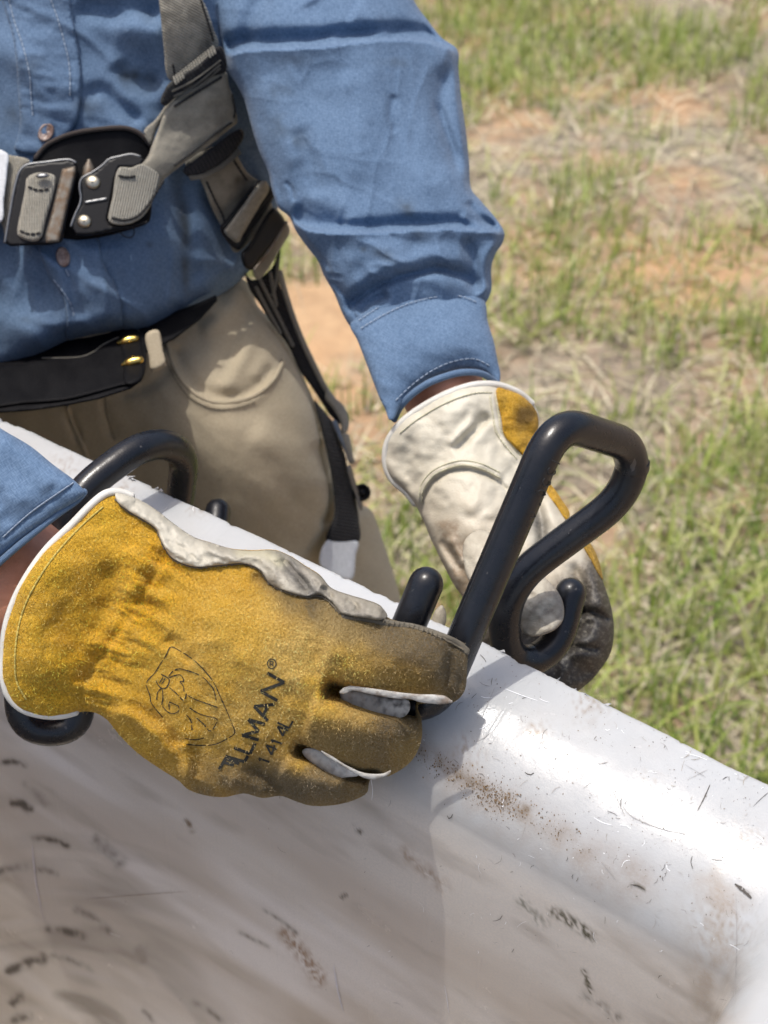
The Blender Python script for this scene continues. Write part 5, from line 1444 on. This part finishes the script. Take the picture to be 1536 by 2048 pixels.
def fuzz(rel, n, poly_ok, Lr, colf, parent, seed):
    r = np.random.default_rng(seed); S = Solid(); V = []; fs = []; T = []; k = 0
    X = r.uniform(rel.X.min(), rel.X.max(), n*3); Y = r.uniform(rel.Y.min(), rel.Y.max(), n*3)
    ok = poly_ok(X, Y); X = X[ok][:n]; Y = Y[ok][:n]
    D = rel.depth(X, Y); W0 = P(X, Y, D + .0002)
    tp = suede_paint(X, Y, X*0)
    for i in range(len(X)):
        d = r.normal(size=3); d -= FWD*(d @ FWD)*0.6; d /= np.linalg.norm(d); d = d - FWD*r.uniform(.15, .8); d[2] += .1; d /= np.linalg.norm(d)
        L = r.uniform(*Lr)*r.random()**.5; s = np.cross(d, FWD); s /= np.linalg.norm(s); wd = r.uniform(.00004, .00012); bn = r.normal(size=3)*L*.25
        a = W0[i]; b = a + d*L*.55 + bn; c = a + d*L + bn*.6 + FWD*L*.15
        V += [a - s*wd, a + s*wd, b - s*wd*.9, b + s*wd*.9, c]; fs += [(k, k+1, k+3, k+2), (k+2, k+3, k+4)]; k_ = r.uniform(.75, 1.5); cc = np.array(colf(X[i], Y[i], r))*(1 - tp[i, 3]) + np.clip(tp[i, :3]*1.7*k_ + .02, 0, .85)*tp[i, 3]; T += [(*cc, 1)]*5; k += 5
    S.add(V, fs, None, np.array(T)); o = S.build('suede_fibre', M['fuzz'], parent, True); tag(o, kind='stuff')
LGB = cr(lg_poly, 5, True); BKB = cr(bk_poly, 5, True); SLITS = [np.array(q) for q in (ga, la, gb, lb)]
def lg_ok(X, Y):
    m = inside(X, Y, LGB) & ~inside(X, Y, BKB)
    for q in SLITS: m &= ~inside(X, Y, q)
    return m
def fz_col(x, y, r):
    k = r.uniform(.5, 1.15); g = min(max((x*.8 + (y-1200)*.6 - 330)/520, 0), 1)
    a = np.array((0.90, 0.66, 0.20)); b = np.array((0.62, 0.50, 0.26)); return np.clip((a*(1-g) + b*g)*k, 0, .9)
fuzz(lg, 26000, lg_ok, (.0008, .0024), fz_col, glove_l, 21)

# far glove
rg_poly = [(793,850),(818,828),(860,802),(905,780),(951,767),(992,767),(1019,775),(1040,785),(1062,803),(1076,824),(1078,850),(1070,880),(1072,925),(1099,973),(1124,1001),(1140,1030),(1165,1065),(1192,1106),(1204,1156),(1222,1212),(1228,1262),(1221,1306),(1198,1343),(1172,1370),(1120,1400),(1040,1390),(980,1330),(950,1260),(925,1195),(908,1170),(884,1124),(862,1078),(845,1038),(832,1012),(812,985),(785,960),(772,940),(767,912),(770,882)]
def rg_paint(X, Y, D):
    t = np.zeros((len(X), 4)); n = fbm(X/60, Y/60, 4); n2 = fbm(X/14, Y/14, 3)
    over(t, (0.42, 0.34, 0.24), np.clip(sstep(880, 1180, Y + n*240 - (X-900)*.25)*.55 + n2*.5*sstep(950, 1100, Y), 0, .85))
    over(t, (0.24, 0.18, 0.12), np.clip(np.exp(-pdist(X, Y, cr([(895,1060),(915,1110),(925,1170)], 8))[0]**2/26**2)*(.8+2*n2), 0, .8))
    dk = sstep(0, 60, (X*.62 + Y*.78) - 1575 + n*70 + n2*24)
    over(t, (0.060, 0.051, 0.040), dk*.93)
    over(t, (0.026, 0.024, 0.022), sstep(0, 130, (X-1000)*.45 + (Y-1190)*.9 + n*90 + n2*30)*.85)
    over(t, (0.10, 0.095, 0.085), np.exp(-pdist(X, Y, cr([(1068,1030),(1085,1075),(1075,1110)], 8))[0]**2/20**2)*.85)
    over(t, (0.52, 0.47, 0.36), np.exp(-((X-850)**2+(Y-935)**2)/60**2)*.35)
    return t
rg_ops = [nz(.0018,110,70,50,2,11.0), nz(.0004,18,12,30,3,2.0),
    ridge([(845,1030),(846,1000),(862,968),(890,946),(925,938),(965,946),(1000,966),(1020,985)], -.0045, 4, 5, .04), ridge([(838,1015),(840,985),(858,955),(888,934),(925,926),(970,934),(1010,955)], .0025, 9, 9, .06),
    bump(930,1020,70,90,20,.012), ridge([(905,905),(930,880),(960,850),(985,830)], -.007, 14, 8), ridge([(895,895),(925,865),(955,835)], .004, 10), ridge([(830,870),(815,920),(835,990)], -.004, 16),
    ridge([(880,1075),(900,1110),(930,1150)], -.005, 8), ridge([(895,1070),(920,1110),(945,1150)], .004, 9), ridge([(1050,950),(1075,1010),(1085,1070),(1080,1120)], -.006, 9), ridge([(1090,990),(1115,1050),(1140,1100)], .004, 14), ridge([(985,780),(998,860),(1030,920),(1060,950)], .002, 5),
    ridge([(1170,1130),(1190,1200),(1190,1270),(1160,1340)], .008, 34), ridge([(1195,1230),(1150,1275),(1080,1330)], -.005, 12), ridge([(1130,1210),(1110,1290),(1060,1340)], -.008, 20), ridge([(1150,1225),(1190,1226),(1225,1244)], -.007, 7), ridge([(1100,1300),(1150,1296),(1205,1300)], -.006, 8), ridge([(1140,1120),(1165,1180),(1160,1240),(1120,1300)], -.007, 9), ridge([(1170,1120),(1195,1180),(1205,1230)], .005, 12), nz(.002,24,24,10,2,9.0)]
rg_base = rbf([(771,912,.922),(820,831,.912),(905,783,.908),(992,770,.918),(1060,810,.935),(870,1000,.915),(1000,1000,.905),(950,1180,.885),(1100,1050,.90),(1180,1200,.875),(1080,1330,.862),(1200,1330,.868)])
rg = Relief(rg_poly, rg_base, 5, k=.62, cap=.040, ops=rg_ops, ang=30, paint=rg_paint, fade=10)
glove_r = glove_root('glove', rg, M['leather'], 'cream leather back of the glove behind the hook, its fingers stained dark')
th_poly = [(930,1080),(960,1060),(1000,1080),(1050,1130),(1095,1160),(1120,1190),(1128,1215),(1126,1240),(1112,1258),(1085,1270),(1060,1272),(1044,1262),(1040,1240),(1000,1225),(955,1190),(930,1140)]
def th_paint(X, Y, D):
    t = np.zeros((len(X), 4)); n = fbm(X/12, Y/12, 4); over(t, (0.30, 0.26, 0.20), np.clip(.45 + n, 0, .9)); over(t, (0.12, 0.10, 0.08), np.clip(np.exp(-((X-1080)**2+(Y-1215)**2)/26**2)*(n*3), 0, .8)); over(t, (0.17,0.14,0.11), sstep(1080, 1125, X + n*30)*.7); return t
thumb = Relief(th_poly, plane([(950,1120,.835),(1100,1230,.797),(1060,1250,.799)]), 4, k=.6, ops=[nz(.0016,18,14,0,3)], paint=th_paint, fade=6)
thumb.build('thumb', M['leather'], glove_r)
# suede showing along its outer side
def rs_paint(X, Y, D):
    t = np.zeros((len(X), 4)); n = fbm(X/14, Y/14, 3); over(t, (0.10, 0.055, 0.012), np.clip(np.exp(-((X-1052)**2+(Y-832)**2)/22**2)*1.1 + n*.8, 0, .85)); return t  # round dark patch: shadow on the cuff suede, put into its colour
rs1 = Relief([(994,776),(1015,780),(1040,789),(1060,805),(1074,826),(1077,850),(1070,885),(1060,930),(1045,910),(1025,890),(1008,870),(1003,840)], lambda X, Y: rg.depth(X, Y) - .001, 4, R=9, T=.004, ops=[nz(.003,24,16,40,3)], back=.003, paint=rs_paint, fade=5)
rs1.build('suede_side', M['suede'], glove_r)
rs2 = Relief([(1088,958),(1104,972),(1124,1000),(1140,1028),(1134,1040),(1112,1010),(1094,985)], lambda X, Y: rg.depth(X, Y) - .0005, 3.5, R=6, T=.003, back=.003, fade=4)
rs2.build('suede_side', M['suede'], glove_r)
rs3 = Relief([(1160,1064),(1176,1080),(1192,1106),(1200,1130),(1206,1160),(1198,1150),(1182,1120),(1166,1092)], lambda X, Y: rg.depth(X, Y) - .0005, 3.5, R=6, T=.003, back=.003, paint=lambda X, Y, D: (lambda t: (over(t, (0.3,.2,.05), .5+0*X), t)[1])(np.zeros((len(X), 4))), fade=4)
rs3.build('suede_side', M['suede'], glove_r)
S = Solid()
rbind = [(1062,806),(1040,788),(1019,778),(992,770),(951,770),(905,783),(860,805),(820,831),(795,854),(776,884),(771,912),(775,940),(788,962),(814,985),(830,1006)]
cord(S, rbind, rbf([(1062,806,.932),(992,770,.915),(905,783,.905),(820,831,.909),(771,912,.919),(788,962,.922),(830,1006,.918)]), .0024, 5, 10, 0)
S.build('cuff_binding', M['binding'], glove_r)
S = Solid()
dashes(S, [(800,866),(830,842),(868,818),(910,798),(952,786),(985,785)], rg, 5, 3, .0005, .0006); dashes(S, [(980,792),(986,830),(992,862),(1010,890),(1035,920)], rg, 5, 3, .0005, .0006); dashes(S, [(992,790),(998,830),(1003,862),(1022,888),(1045,915)], rg, 5, 3, .0005, .0006)
dashes(S, [(843,1005),(846,980),(866,952),(892,938),(925,930),(965,938),(1005,958)], rg, 5, 3, .0005, .0006); dashes(S, [(838,995),(842,970),(862,944),(890,929),(925,921),(965,928),(1005,948)], rg, 5, 3, .0005, .0006)
o = S.build('stitching', M['cream_thread'], glove_r); tag(o, kind='stuff')
# fingertips of the far hand's glove peeping between shank and stub
pk = Relief([(868,1225),(884,1210),(892,1225),(890,1250),(876,1262),(862,1258)], lambda X, Y: 0*X + .775, 3.5, k=.8, paint=lambda X, Y, D: (lambda t: (over(t, (0.2,.17,.12), .8+0*X), t)[1])(np.zeros((len(X), 4))))
pk.build('fingertip', M['leather'], glove_l)

print('objects', len(bpy.data.objects))
